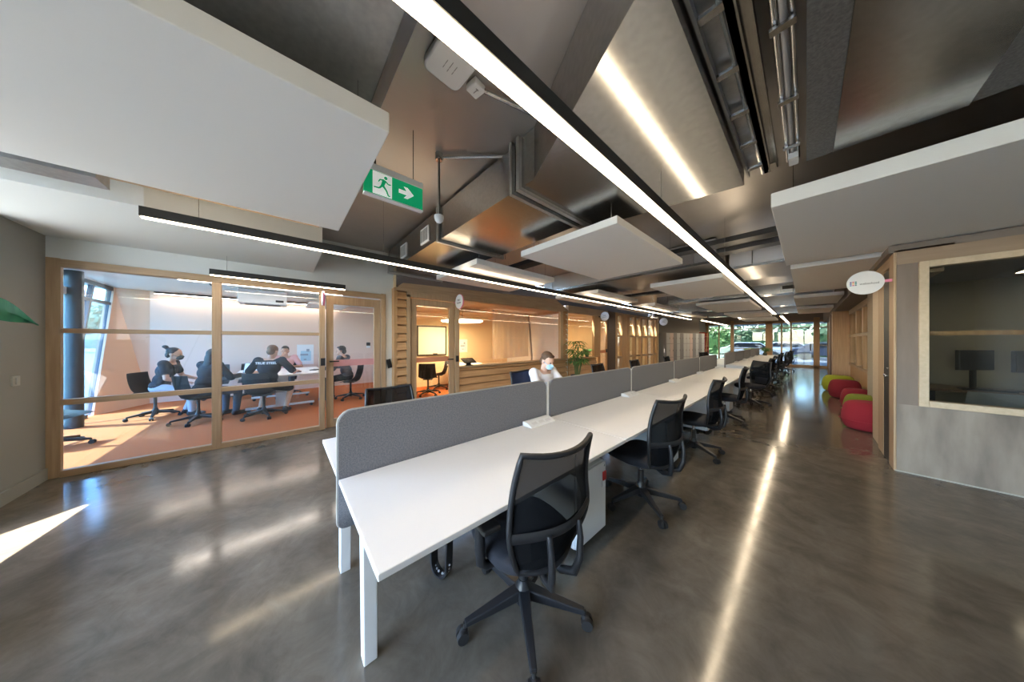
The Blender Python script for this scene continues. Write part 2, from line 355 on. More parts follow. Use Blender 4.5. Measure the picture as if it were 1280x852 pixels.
b=B(); b.cyl((-8.10,-2.60,0),(-8.10,-2.60,2.62),.09,n=24)
tag(b.obj('column',mat('dark_grey_column',(.05,.055,.06),.5),smooth=True),'dark grey round column inside the meeting room by the facade glazing','column')
t=thing('roller_blind','white roller blind cassette mounted high by the dark column in the meeting room','blind',(-8.05,-2.70,2.22))
B().box((-.45,-.06,0),(.25,.06,.12)).obj('cassette',white_metal,t,bevel=.01); B().box((-.47,-.07,-.01),(-.45,.07,.13)).obj('end_cap',blackbox,t); B().box((.25,-.07,-.01),(.27,.07,.13)).obj('end_cap',blackbox,t)
# exterior slanted fins
for i,(p,q,ww) in enumerate([((-9.3,-3.5,-.14),(-10.4,-3.5,3.4),.34),((-10.6,-4.4,1.0),(-13.2,-4.4,-.14),.30),((-11.6,-5.4,-.14),(-11.0,-5.4,2.2),.8)]):
    b=B(); b.bar(p,q,.22,ww,up=(1,0,0)); tag(b.obj('facade_fin',facade_m),['pale slanted facade fin nearest the dark column outside the meeting room','short pale facade fin leaning low outside the meeting room','pale facade fin crossing high outside the meeting room glazing'][i],'facade fin','facade fins')
#@@POD
# ------------------------------------------------------------------ timber pod (lapped boards), plane X=-5.1
XP=-5.1
def lap_boards(b,y0,y1,z0,z1,xo=XP,step=.16,th=.03):
    z=z0
    b.box((xo-.07,y0,z0),(xo-.04,y1,z1))
    while z<z1-1e-4:
        zz=min(z+step,z1)
        b.prism([(xo+.045,z),(xo+.02,zz+.0),(xo-.03,zz),(xo-.03,z)],y0,y1,'y') if False else None
        v=[b.bm.verts.new((x,y,zv)) for y in(y0,y1) for x,zv in((xo-.05,z+.002),(xo+.045,z+.002),(xo+.006,zz-.022),(xo-.05,zz-.022))]
        for f in((0,1,2,3),(7,6,5,4),(0,4,5,1),(1,5,6,2),(2,6,7,3),(3,7,4,0)): b.bm.faces.new([v[i] for i in f])
        z=zz
b=B(); lap_boards(b,1.60,1.80,0,2.42); struct(b.obj('wall_left',wood_w),'lapped larch boards left of the timber room door')
b=B(); lap_boards(b,2.93,6.86,0,.875); struct(b.obj('wall_left',wood_w),'lapped larch boards below the timber room window')
b=B(); lap_boards(b,6.62,6.86,.875,2.42); struct(b.obj('wall_left',wood_w),'lapped larch boards right of the timber room window')
# end face boards toward the camera-left corner
b=B(); b.prism([(-5.4,1.59),(-5.07,1.56),(-5.07,1.62),(-5.4,1.62)],0,2.45); struct(b.obj('wall_left',wood_wv))
# fascia with sloping ends and sloping top
b=B(); poly=[(1.56,2.40),(6.86,2.40),(6.86,2.44),(6.25,2.72),(1.72,2.55)]
b.prism(poly,XP-.06,XP+.05,'x'); struct(b.obj('trim_1',wood_y),'larch fascia with sloping ends above the timber room')
t=sroot('door_2')
b=B(); b.box((XP-.05,1.79,0),(XP+.04,1.865,2.35)).box((XP-.05,2.83,0),(XP+.04,2.93,2.40)).box((XP-.05,1.79,2.30),(XP+.04,2.93,2.42)); b.obj('door_frame',wood,t,bevel=.004)
b=B(); X0,X1=XP-.04,XP+.01; b.box((X0,1.88,.01),(X1,1.99,2.28)).box((X0,2.70,.01),(X1,2.815,2.28)).box((X0,1.99,2.16),(X1,2.70,2.28)).box((X0,1.99,.01),(X1,2.70,.13)); b.obj('door_leaf',wood,t,bevel=.003)
B().box((XP-.025,1.99,.13),(XP-.015,2.70,2.16)).obj('pane',glass,t)
B().box((XP-.012,1.99,1.02),(XP-.008,2.70,1.12)).obj('orange_film',mat('orange_film',(.60,.24,.13),.5),t)
b=B(); b.box((XP+.04,2.84,1.0),(XP+.07,2.90,1.13)).cyl((XP,2.76,1.06),(XP+.07,2.76,1.06),.012).cyl((XP+.06,2.76,1.06),(XP+.06,2.64,1.06),.011); b.obj('door_handle',black_pl,t,smooth=True)
t=sroot('window_3')
b=B(); b.box((XP-.12,2.9,.86),(XP+.06,6.7,.90)); b.obj('window_sill',wood_y,t,bevel=.004)
b=B(); b.box((XP-.05,6.50,.9),(XP+.04,6.64,2.42)); b.obj('frame_post',wood,t,bevel=.004)
b=B(); b.box((XP-.05,2.93,2.36),(XP+.03,6.5,2.42)); b.obj('frame_rail',wood_y,t)
B().box((XP-.015,2.93,.90),(XP-.005,6.50,2.37)).obj('pane',glass_r if False else glass,t)
# pod interior
struct(B().box((-8.2,2.05,0),(-8.05,6.95,2.6)).obj('wall_left',cream),'cream rear wall inside the timber room')
struct(B().box((-8.2,6.86,0),(-5.14,6.98,2.6)).obj('wall_left',white_paint),'end wall inside the timber room')
struct(B().prism([(-5.18,1.63),(-8.05,2.17),(-8.05,6.86),(-5.18,6.86)],2.36,2.44).obj('ceiling',wood_y),'larch ceiling inside the timber room')
b=B(); b.tube([(-6.5+.25*math.sin(k*.4),6.45+.05*math.sin(k),.0+k*.3) for k in range(9)],.03); 
tag(b.obj('curtain',mat('grey_curtain_edge',(.25,.24,.23),.8),smooth=True),'grey drawn curtain roll hanging at the right end of the timber room window','curtain')
b=B()
b.grid(lambda u,v:(-6.0-.5*u+.03*math.sin(u*40),4.55+1.95*u,.92+1.44*v),60,1,.004)
tag(b.obj('blind',meshfabric('sheer_blind',(.82,.74,.62),.35),smooth=True),'sheer pale blind hanging behind the right half of the timber room window','blind')

struct(B().box((-5.62,1.56,2.58),(-5.5,22,ZC)).obj('wall_left',mat('unlit_void_tone',(.05,.045,.04),.9)))  # closing sheet; its near-black colour stands in for the unlit void
# second timber room: Y 6.98..9.9
b=B(); lap_boards(b,6.98,8.62,0,.86); struct(b.obj('wall_left',wood_w),'lapped larch boards below the second room window')
t=sroot('window_4')
b=B(); b.box((XP-.05,8.45,.86),(XP+.04,8.8,2.36)); b.obj('frame_post',wood_wv,t,bevel=.004)
b=B(); b.box((XP-.10,6.98,.86),(XP+.05,8.5,.90)).box((XP-.05,6.9,2.36),(XP+.04,9.95,2.6)); b.obj('frame_rail',wood_y,t)
B().box((XP-.015,6.98,.9),(XP-.005,8.45,2.36)).obj('pane',glass,t)
t=sroot('door_3')
b=B(); b.box((XP-.04,8.8,.01),(XP+.02,8.9,2.3)).box((XP-.04,9.35,.01),(XP+.02,9.42,2.3)).box((XP-.04,8.9,2.2),(XP+.02,9.35,2.34)).box((XP-.04,8.9,.01),(XP+.02,9.35,.12)); b.obj('door_leaf',wood_wv,t)
B().box((XP-.015,8.9,.12),(XP-.005,9.35,2.2)).obj('pane',glass,t)
B().box((XP-.004,8.9,1.0),(XP-.001,9.35,1.1)).obj('orange_film',MATS['orange_film'],t)
b=B(); b.box((XP+.02,9.30,1.02),(XP+.06,9.34,1.14)); b.obj('door_handle',black_pl,t)
struct(B().box((XP-.06,9.42,0),(XP+.06,9.98,2.6)).obj('trim_2',mat('dark_brown_post',(.09,.06,.045),.5)),'dark brown posts beside the second room door')
struct(B().box((-8.3,6.98,0),(-8.15,9.95,2.6)).obj('wall_left',cream)); struct(B().box((-8.3,9.9,0),(-5.16,10.0,2.6)).obj('wall_left',cream))
tag(B().box((-8.14,7.35,1.25),(-8.09,7.75,1.95)).obj('wall_screen',screen_m,bevel=.01),'dark screen on the cream wall of the second timber room','screen')
# slatted glazed partition Y 10..14.3
t=sroot('window_5')
ys=[10.0,10.55,11.1,11.75,12.4,13.1,13.85,14.3]
for i,y in enumerate(ys):
    wd=.5 if i==1 else .16
    b=B(); b.box((XP-.06,y,0),(XP+.06,y+wd,2.55)); b.obj('frame_post',wood_p,t,bevel=.004)
b=B(); b.box((XP-.05,10.1,.75),(XP+.05,14.3,.83)).box((XP-.05,10.1,1.62),(XP+.05,14.3,1.69)).box((XP-.05,10,2.5),(XP+.05,14.46,2.6)); b.obj('frame_rail',wood_y,t)
B().box((XP-.01,10.1,.05),(XP-.0,14.3,2.5)).obj('pane',glass,t)
struct(B().box((-8.3,10.0,0),(-8.15,14.5,2.6)).obj('wall_left',cream)); struct(B().box((-8.3,14.46,0),(-5.05,14.6,2.7)).obj('wall_left',cream))
# grey locker wall, turned toward the room, and the return beyond it
la=V((-5.12,14.75,0)); lb=V((-4.22,18.3,0)); ld=(lb-la).normalized(); lang=math.atan2(ld.y,ld.x)
LW=M.Translation(la)@M.Rotation(lang,4,'Z')
b=B(); b.box((-.3,.02,0),((lb-la).length+.2,.14,ZC),LW); struct(b.obj('wall_left',mat('dark_taupe_paint',(.19,.17,.15),.85)),'taupe wall behind the lockers')
struct(B().box((-4.75,18.5,0),(-4.6,21.95,ZC)).obj('wall_left',grey_paint))

struct(B().box((-4.75,18.40,0),(-4.22,18.5,ZC)).obj('wall_left',MATS['dark_taupe_paint']))
# ------------------------------------------------------------------ right side: plywood wall, window, corridor
YR=5.15
struct(B().box((.673,YR,0),(3.2,YR+.12,.75)).obj('wall_right',ply),'grey stained plywood below the right-hand office window')
struct(B().box((.673,YR,.75),(.805,YR+.12,2.30)).obj('wall_right',ply_d),'brown plywood strip beside the right-hand office window')
struct(B().box((.673,YR-.005,2.30),(3.2,YR+.12,2.44)).obj('wall_right',mat('plywood_fascia',(.30,.21,.14),.6,col2=(.36,.26,.18),scale=3,stretch=(.4,6,6))))
struct(B().box((.66,YR-.012,0),(3.2,YR,.012)).obj('baseboard_right',mat('pale_bead',(.4,.38,.34),.6)))
t=sroot('window_6'); pf=mat('pale_birch',(.52,.41,.28),.5,col2=(.60,.48,.34),scale=5,stretch=(6,6,6))
b=B(); b.box((.805,YR-.03,.75),(.865,YR+.09,2.30)).box((.865,YR-.03,.75),(3.2,YR+.09,.815)).box((.865,YR-.03,2.235),(3.2,YR+.09,2.30)); b.obj('frame',pf,t,bevel=.004)
B().box((.865,YR+.03,.815),(3.2,YR+.04,2.235)).obj('pane',glass_r,t)
b=B(); b.box((.865,YR+.09,1.51),(3.2,YR+.13,1.555)); b.obj('glazing_bar',wood_wv,t)
XR=.66
b=B(); b.box((XR-.008,YR-.004,0),(XR+.012,5.38,2.44)); struct(b.obj('trim_3',wood,bevel=.004),'oak corner post beside the right-hand plywood wall')
t=sroot('door_4')
B().box((XR-.003,5.38,0),(XR+.04,5.74,2.3)).obj('door_leaf',blackbox,t)
b=B(); b.cyl((XR+.06,5.50,1.03),(XR-.02,5.50,1.03),.012).cyl((XR-.01,5.50,1.03),(XR-.01,5.64,1.03),.011).sph((XR+.0,5.5,1.12),.012); b.obj('door_handle',chrome,t,smooth=True)
b=B(); b.box((XR-.006,5.74,0),(XR+.14,6.1,2.33)); struct(b.obj('trim_4',wood,bevel=.004),'oak door post on the right of the walkway')
b=B(); b.box((XR+.01,6.1,0),(XR+.14,6.7,2.32)); struct(b.obj('trim_4',pf,bevel=.004),'pale birch post on the right of the walkway')
struct(B().box((XR+.14,5.3,2.2),(.98,6.75,2.44)).obj('trim_5',wood_y)); struct(B().box((.8,6.62,0),(1.12,6.74,2.44)).obj('wall_right',ply))
b=B(); b.box((XR,5.15,2.33),(XR+.35,6.75,2.46)); struct(b.obj('trim_5',wood_y))
# alcove wall with cupboards and glazing
XA=.97
struct(B().box((XA,6.7,0),(XA+.1,14.0,.72)).obj('wall_right',wood_p),'pine panelling behind the poufs')
t=sroot('window_7')
for y in(9.2,10.9,12.2,13.7):
    b=B(); b.box((XA-.02,y,.72),(XA+.08,y+.22,2.32)); b.obj('frame_post',wood_p,t,bevel=.003)
b=B(); b.box((XA-.04,6.7,.70),(XA+.1,14,.76)).box((XA-.03,6.7,1.58),(XA+.08,14,1.66)).box((XA-.04,6.7,2.3),(XA+.1,14,2.46)); b.obj('frame_rail',wood_y,t)
B().box((XA+.03,6.7,.76),(XA+.04,14,2.3)).obj('pane',glass_r,t)
struct(B().box((.6,13.9,0),(.98,14.5,2.45)).obj('wall_right',wood_p)); struct(B().box((.8,14.5,0),(.92,22,ZC)).obj('wall_right',wood_p),'pine end wall toward the far glazing')
struct(B().box((.6,15.4,0),(.8,15.9,2.45)).obj('trim_6',mat('dark_pine_post',(.16,.09,.05),.5)),'dark pine post near the far glazing')
struct(B().box((.62,5.15,2.44),(3.2,22,2.52)).obj('ceiling',mat('taupe_board',(.24,.20,.17),.8)))
struct(B().box((.62,5.6,2.52),(.72,22,ZC)).obj('wall_right',MATS['taupe_board'])); struct(B().box((1.95,6.2,2.52),(3.3,6.3,ZC)).obj('wall_right',MATS['taupe_board'])); struct(B().box((3.2,5.15,2.4),(3.3,6.3,ZC)).obj('wall_right',MATS['taupe_board'])); struct(B().box((.72,8.6,2.52),(3.3,8.7,ZC)).obj('wall_right',MATS['taupe_board']))
struct(B().box((2.3,8.6,0),(2.45,14.6,2.44)).obj('wall_right',MATS['taupe_board'] if 'taupe_board' in MATS else ply_d)); struct(B().box((1.0,14.2,0),(2.45,14.35,2.44)).obj('wall_right',ply_d)); struct(B().box((.9,14.6,0),(3.4,14.7,2.44)).obj('wall_right',ply_d))
# office behind the right-hand window
struct(B().box((.8,8.45,0),(3.2,8.6,2.44)).obj('wall_right',mat('grey_beige_paint',(.36,.31,.235),.85)),'grey rear wall of the right-hand office')
struct(B().box((.8,5.27,0),(.84,8.45,2.44)).obj('wall_right',MATS['grey_beige_paint']))

# ------------------------------------------------------------------ far glazing Y=22
t=sroot('window_8')
for x,wd,m in((-4.55,.12,wood_p),(-3.26,.16,wood_p),(-1.62,.30,wood_p),(.28,.22,wood_p),(.76,.1,wood_p)):
    b=B(); b.box((x,21.9,0),(x+wd,22.1,2.75)); b.obj('frame_post',m,t,bevel=.004)
b=B(); b.box((-4.6,21.9,0),(.9,22.1,.1)).box((-4.6,21.9,2.5),(.9,22.1,2.6)); b.obj('frame_rail',wood_p,t)
b=B()
for x in(-.98,-.6,-3.9): b.box((x,21.95,.1),(x+.07,22.05,2.5))
b.box((-4.6,21.96,2.18),(.9,22.04,2.24)).box((.5,21.96,1.2),(.8,22.04,1.24)).box((-3.2,21.96,.95),(-1.6,22.04,1.0)); b.obj('mullion',pf,t)
B().box((-3.2,21.99,.1),(.8,22.0,2.5)).obj('pane',glass_f,t); B().box((-4.5,21.99,.1),(-3.26,22.0,2.5)).obj('pane',glass_g,t)
B().box((.15,21.93,.9),(.2,21.9,1.3)).obj('door_handle',black_pl,t)
struct(B().box((-10.4,21.95,0),(-4.5,22.1,ZC)).obj('wall_far',white_paint)); struct(B().box((.85,21.95,0),(3.3,22.1,ZC)).obj('wall_far',white_paint)); struct(B().box((-4.6,21.92,2.6),(.9,22.08,ZC)).obj('wall_far',MATS['taupe_board']))
#@@CEIL
# ------------------------------------------------------------------ ceiling: acoustic panels
def panel(x0,x1,y0,y1,label,z=2.53,th=.10,top=ZC):
    t=thing('ceiling_panel',label,'acoustic panel',((x0+x1)/2,(y0+y1)/2,z),0,'suspended acoustic panels')
    a,c=(x1-x0)/2,(y1-y0)/2
    b=B(); b.box((-a,-c,0),(a,c,th)); b.obj('board',panel_white,t,bevel=.006)
    for sx in(-1,1):
        for sy in(-1,1):
            b=B(); b.cyl((sx*(a-.12),sy*(c-.12),th),(sx*(a-.12),sy*(c-.12),top-z+.002),.0025,n=6); b.obj('suspension_wire',chrome,t)
    return t
panel(-3.02,-1.42,-2.3,.415,'largest white ceiling panel, upper left of the photo in front of the exit sign',2.52,.105,2.80)
panel(-.188,1.9,2.97,5.42,'big white ceiling panel upper right, its bright front edge facing the camera',2.53,.115)
panel(-2.44,-1.15,2.31,4.23,'white ceiling panel just below the bracketed steel duct, in the centre of the photo',2.535,.075)
panel(-.15,1.45,5.58,8.4,'white ceiling panel directly behind the big upper right panel',2.5,.08)
panel(-2.06,-.92,5.5,7.75,'white ceiling panel above the middle of the near desks, second in its row',2.51,.08)
panel(-4.28,-3.02,2.02,3.7,'white ceiling panel over the timber room door, behind the left light bar',2.52,.08)
panel(-4.25,-3.05,5.25,7.3,'white ceiling panel over the timber room window, behind the left light bar',2.52,.08)
panel(-4.2,-3.0,8.4,10.6,'white ceiling panel over the second timber room, behind the left light bar',2.52,.08)
panel(-2.2,-1.0,9.35,12.2,'white ceiling panel third in the row above the desks',2.51,.08)
panel(-.2,.58,9.6,11.6,'white ceiling panel above the walkway beyond the vented duct',2.51,.08)
panel(-4.1,-3.0,12.2,14.6,'white ceiling panel above the locker wall end',2.52,.08)
panel(-2.2,-.95,13.4,15.6,'white ceiling panel fourth in the row above the desks',2.51,.08)
panel(-.2,.58,13.0,15.2,'white ceiling panel above the walkway, second beyond the vented duct',2.51,.08)
panel(-2.2,-.95,17.0,19.2,'farthest white ceiling panel in the row above the desks',2.51,.08)
# linear lights
def strip(x,y0,y1,z,label,w=.078,h=.075,name='linear_light',wires=(.12,.5,.88),up=True,lm=None,lw=None):
    t=thing(name,label,'light bar',(x,y0,z),0,'linear lights'); L=y1-y0; lw=lw or w-.012
    b=B(); b.box((-w/2,0,.004),(w/2,L,h)); b.obj('housing',blackbox,t)
    b=B(); b.box((-lw/2,.004,-.001),(lw/2,L-.004,.006)); b.obj('diffuser',lm or lum,t)
    if up:
        b=B(); b.box((-w/2+.012,.02,h-.002),(w/2-.012,L-.02,h+.003)); b.obj('uplight_diffuser',lum_up,t)
    for f in wires:
        b=B(); b.cyl((0,L*f,h),(0,L*f,ZC-z+.002),.002,n=6); b.obj('suspension_wire',chrome,t)
    return t
strip(-.725,-2.5,13.0,2.395,'long black light bar crossing the top centre of the photo above the right desk edge',wires=(.18,.3,.45,.6,.8))
strip(-3.33,-.80,13.4,2.385,'long black light bar above the left walkway, running toward the lockers',wires=(.02,.12,.3,.5,.7,.9),lw=.042)
strip(-4.97,-.68,.77,2.28,'short black light bar in front of the meeting room glazing',wires=(.1,),up=False,lw=.04)
strip(-.62,14.2,20.2,2.40,'far light bar continuing beyond the long central one',wires=(.2,.8))
strip(-3.2,14.6,20.5,2.40,'far light bar continuing beyond the left one',wires=(.2,.8))
strip(-2.2,15.5,20.8,2.6,'far light bar between the two others near the far glazing',wires=(.2,.8))
# ducts
def flange(b,y0,y1,x,z0,z1,w=.035,p=.03):
    b.box((x-w/2,y0-p,z0-p),(x+w/2,y1+p,z0)).box((x-w/2,y0-p,z1),(x+w/2,y1+p,z1+p)).box((x-w/2,y0-p,z0),(x+w/2,y0,z1)).box((x-w/2,y1,z0),(x+w/2,y1+p,z1))
t=thing('air_duct','large galvanised duct crossing the ceiling behind the exit sign, with flared end over the desks','duct',(0,0,2.71))
zt=.385
b=B(); b.box((-3.02,1.47,0),(-1.62,2.42,zt)); b.obj('duct_section',galv,t)
b=B(); b.box((-5.05,1.45,.0),(-3.06,2.38,zt-.02)); b.obj('duct_section',galv,t)
b=B(); b.prism([(-1.58,1.47),(-1.40,1.47),(-.33,.93),(-.33,2.80),(-1.40,2.62),(-1.58,2.55)],0,zt+.02); b.obj('flared_section',galv,t)
for x in(-3.04,-1.65,-1.56,-5.03):
    b=B(); flange(b,1.47,2.48,x,0,zt-.005); b.obj('flange',galv_d,t)
for x in(-3.28,-4.1):
    b=B(); b.box((x-.26,1.438,.06),(x+.0,1.452,.27))
    b.obj('air_grille',white_metal,t)
    g=t.children[-1]; b=B()
    for k in range(6): b.box((x-.24+k*.038,1.434,.085),(x-.24+k*.038+.02,1.437,.245))
    b.obj('grille_slots',mat('grille_grey',(.25,.26,.26),.6) if 'grille_grey' not in MATS else MATS['grille_grey'],g)
for x in(-1.66,-3.0):
    for y in(1.44,2.52):
        b=B(); b.cyl((x,y,-.03),(x,y,ZC-2.71+.002),.006,n=8); b.obj('threaded_rod',chrome,t)
t=thing('air_duct','galvanised duct behind the big white ceiling panel over the exit sign side','duct',(0,0,2.80))
b=B(); b.box((-3.4,-1.8,0),(-.98,.40,.27)); b.obj('duct_section',galv_d,t); b=B(); b.box((-3.4,.375,-.012),(-.98,.425,.29)); b.obj('flange',galv,t)
def ductx(y0,y1,x0,x1,z0,z1,label,vents=(),m=galv):
    t=thing('air_duct',label,'duct',(0,0,z0),0,None)
    b=B(); b.box((x0,y0,0),(x1,y1,z1-z0)); b.obj('duct_section',m,t)
    b=B(); b.box((x0,y0-.012,-.012),(x1,y0,.03)); b.obj('flange',galv,t)
    for x in vents:
        b=B(); b.box((x-.16,y0-.02,.06),(x+.16,y0-.001,z1-z0-.06)); b.obj('air_grille',white_metal,t)
        b=B(); b.box((x-.13,y0-.024,.08),(x+.13,y0-.021,z1-z0-.08)); b.obj('grille_slots',blackbox,t.children[-1])
    for x in(x0+.3,x1-.3):
        b=B(); b.cyl((x,y0-.02,-.01),(x,y0-.02,ZC-z0+.002),.006,n=8); b.obj('threaded_rod',chrome,t)
    return t
ductx(5.2,6.55,-4.6,-.95,2.72,3.1,'wide duct with tan reflections crossing behind the central white panel',m=foil)
ductx(5.95,7.3,-.9,.55,2.72,3.06,'short duct crossing between the central light bar and the right panels',m=foil)
ductx(9.1,9.55,-3.2,.1,2.62,2.86,'slim galvanised duct with small vents crossing above the far desks',vents=(-1.9,-.25))
ductx(12.6,13.2,-4.4,.55,2.66,3.0,'plain galvanised duct crossing near the far end')
ductx(16.2,16.7,-4.4,.55,2.66,3.0,'last galvanised duct crossing before the far glazing')
# dark cable trays across the ceiling
def traybox(y,x0,x1,z,label):
    t=thing('cable_tray',label,'cable tray',(0,y,z))
    b=B(); b.box((x0,0,0),(x1,.22,.012)).box((x0,0,.012),(x1,.012,.07)).box((x0,.208,.012),(x1,.22,.07)); b.obj('channel',blackbox,t)
    b=B(); 
    for k in range(3): b.cyl((x0+.02,.05+k*.055,.03),(x1-.02,.05+k*.055,.03),.018,n=8)
    b.obj('cables',mat('grey_cable',(.35,.35,.36),.6) if 'grey_cable' not in MATS else MATS['grey_cable'],t)
    for x in(x0+.4,x1-.3):
        b=B(); b.cyl((x,.11,.012),(x,.11,ZC-z+.002),.005,n=6); b.obj('threaded_rod',chrome,t)
traybox(4.75,-1.7,.55,2.86,'dark cable tray crossing above the central light bar, nearer of two')
traybox(5.25,-1.2,.55,2.86,'dark cable tray crossing above the central light bar, farther of two')
traybox(7.9,-4.4,-.9,2.80,'dark cable tray above the left light bar beyond the wide duct')
traybox(3.15,-4.6,-2.7,2.78,'dark cable tray over the timber room corner')
traybox(14.0,-4.2,.5,2.80,'dark cable tray near the far end of the ceiling')
# overhead rails and ducts top right
t=thing('cable_ladder','steel cable ladder running along the ceiling beside the flared duct','cable ladder',(-.245,0,2.80))
b=B(); b.box((-.075,-1.5,0),(-.062,2.9,.06)); b.obj('side_rail',galv_d,t); b=B(); b.box((.025,-1.5,0),(.045,2.92,.06)).box((.025,-1.5,0),(.06,2.92,.008)); b.obj('side_rail',galv,t)
b=B(); b.box((-.062,-1.5,.05),(.025,2.9,.06)); b.obj('tray_floor',galv_d,t)
for k in range(12):
    b=B(); b.box((-.062,-1.2+k*.36,.005),(.025,-1.165+k*.36,.02)); b.obj('rung',galv,t)
b=B(); b.cyl((.012,-1.5,.025),(.012,2.95,.025),.012,n=8); b.obj('conduit',chrome,t)
for y in(.6,2.4):
    b=B(); b.cyl((-.02,y,.06),(-.02,y,ZC-2.8+.002),.005,n=6); b.obj('threaded_rod',chrome,t)
t=thing('strut_channel','steel strut channel beside the dark ceiling gap, right of the cable ladder','rail',(-.15,0,2.80))
b=B(); b.box((-.05,-1.5,0),(-.042,2.88,.05)).box((.0,-1.5,0),(.008,2.88,.05)).box((-.05,-1.5,.042),(.008,2.88,.05)); b.obj('channel',galv,t)
for y in(.6,2.4):
    b=B(); b.cyl((-.02,y,.05),(-.02,y,ZC-2.8+.002),.005,n=6); b.obj('threaded_rod',chrome,t)
t=thing('conduit_rack','bundle of clipped steel conduits hanging left of the dark insulated duct','conduit',(-.055,0,2.80))
for k,(x,r,m) in enumerate(((-.035,.012,chrome),(-.008,.013,MATS['grey_cable']),(.018,.009,chrome))):
    b=B(); b.cyl((x,-1.5,.03),(x,2.9,.03),r,n=10); b.obj('conduit',m,t,smooth=True)
for k in range(8):
    b=B(); b.box((-.052,-1+k*.52,.0),(.03,-.965+k*.52,.014)); b.obj('clip',galv,t)
b=B(); b.box((-.03,2.78,-.02),(.02,2.9,.02)); b.obj('junction_box',white_metal,t)
for y in(.6,2.4):
    b=B(); b.cyl((-.01,y,.044),(-.01,y,ZC-2.8+.002),.005,n=6); b.obj('threaded_rod',chrome,t)
b=B(); b.box((0.002,-1.6,2.74),(.122,2.82,3.115)); tag(b.obj('insulated_duct',darkfoil),'narrow dark speckled insulated duct overhead, left of the wide smooth duct','duct')
t=thing('air_duct','wide smooth duct overhead at the upper right with a pale band of reflected light','duct',(0,0,2.74))
b=B(); b.box((.124,-1.6,0),(.592,2.82,.375)); b.obj('duct_section',galv,t)
b=B(); b.box((.592,-1.6,-.001),(.907,2.79,.375)); b.obj('insulated_side',darkfoil,t)
b=B(); b.box((.96,-1.6,2.84),(2.6,2.9,3.1)); tag(b.obj('air_duct',galv_d),'dark duct at the far upper right corner above the big panel','duct')
# timber framing left
b=B(); b.box((-3.5,-2.0,2.68),(-3.38,.30,2.80)); tag(b.obj('timber_batten',wood_y),'raw timber batten above the left light bar, behind the big panel','batten')
b=B(); b.box((-3.40,-2.0,2.56),(-3.2,-.95,2.66)); tag(b.obj('ceiling_conduit',galv_d),'grey steel channel along the edge of the plaster soffit','conduit')
# exit sign
t=thing('exit_sign','green emergency exit sign with running man and arrow hanging beside the big white panel','sign',(-2.05,.43,2.49))
b=B(); b.box((-.03,0,.012),(.0,.42,.185)); b.obj('sign_panel',green_s,t)
b=B(); b.box((-.035,-.002,0),(.006,.422,.014)).box((-.035,-.002,.183),(.006,.422,.23)); b.obj('sign_body',white_metal,t,bevel=.003)
b=B(); b.box((0,.055,.02),(.002,.185,.18)); b.obj('door_pictogram',white_s,t)
m_=B(); X2=.0045
def flat(b,pts,x0=.002,x1=.0045): b.prism(pts,x0,x1,'x')
def limb(b,p,q,w0,w1):
    p=V((p[0],p[1]));q=V((q[0],q[1]));d=(q-p).normalized();n=V((-d.y,d.x))
    flat(b,[tuple(p+n*w0/2),tuple(p-n*w0/2),tuple(q-n*w1/2),tuple(q+n*w1/2)])
# runner built in (y,z)
flat(m_,[(.142+.012*math.cos(k*PI/6),.155+.012*math.sin(k*PI/6)) for k in range(12)])
limb(m_,(.134,.138),(.118,.090),.026,.022); limb(m_,(.138,.132),(.160,.115),.010,.009); limb(m_,(.160,.115),(.178,.118),.009,.007)
limb(m_,(.128,.134),(.103,.132),.010,.009); limb(m_,(.103,.132),(.092,.112),.009,.007)
limb(m_,(.122,.094),(.146,.066),.016,.012); limb(m_,(.146,.066),(.160,.030),.012,.009); limb(m_,(.160,.030),(.172,.033),.008,.007)
limb(m_,(.116,.092),(.098,.068),.015,.011); limb(m_,(.098,.068),(.062,.066),.010,.008)
m_.obj('running_man',green_s,t)
m_=B(); flat(m_,[(.235,.088),(.295,.088),(.272,.060),(.300,.060),(.348,.102),(.300,.146),(.272,.146),(.295,.116),(.235,.116)],0,.003); m_.obj('arrow',white_s,t)
for y in(.07,.35):
    b=B(); b.cyl((-.015,y,.23),(-.015,y,ZC-2.49+.002),.003,n=6); b.obj('suspension_wire',black_pl,t)
b=B(); b.tube([(-.012,.075,.24+.045*k) for k in range(9)],[.006,.004,.008,.004,.006,.004,.008,.005,.005]); b.obj('supply_cable',blackbox,t)
# sensor pendant
t=thing('ceiling_sensor','white dome sensor hanging on a thin conduit beside the steel duct','sensor',(-2.17,1.05,2.50))
b=B(); b.lathe([(.002,0),(.02,.006),(.035,.022),(.040,.04),(.042,.048),(.042,.066),(.03,.07),(.002,.07)],20); b.obj('dome',white_metal,t,smooth=True)
b=B(); b.cyl((0,0,.07),(0,0,.56),.010,n=10); b.obj('drop_pipe',galv_d,t); b=B(); b.lathe([(.03,.56),(.035,.575),(.035,.622)],14); b.obj('junction_box',galv,t)
b=B(); b.cyl((0,.03,.60),(.55,.62,.60),.013,n=10); b.obj('conduit',galv,t)
b=B(); b.tube([(.012,.0,.07+.055*k) for k in range(10)],.004,6); b.obj('cable',black_pl,t)
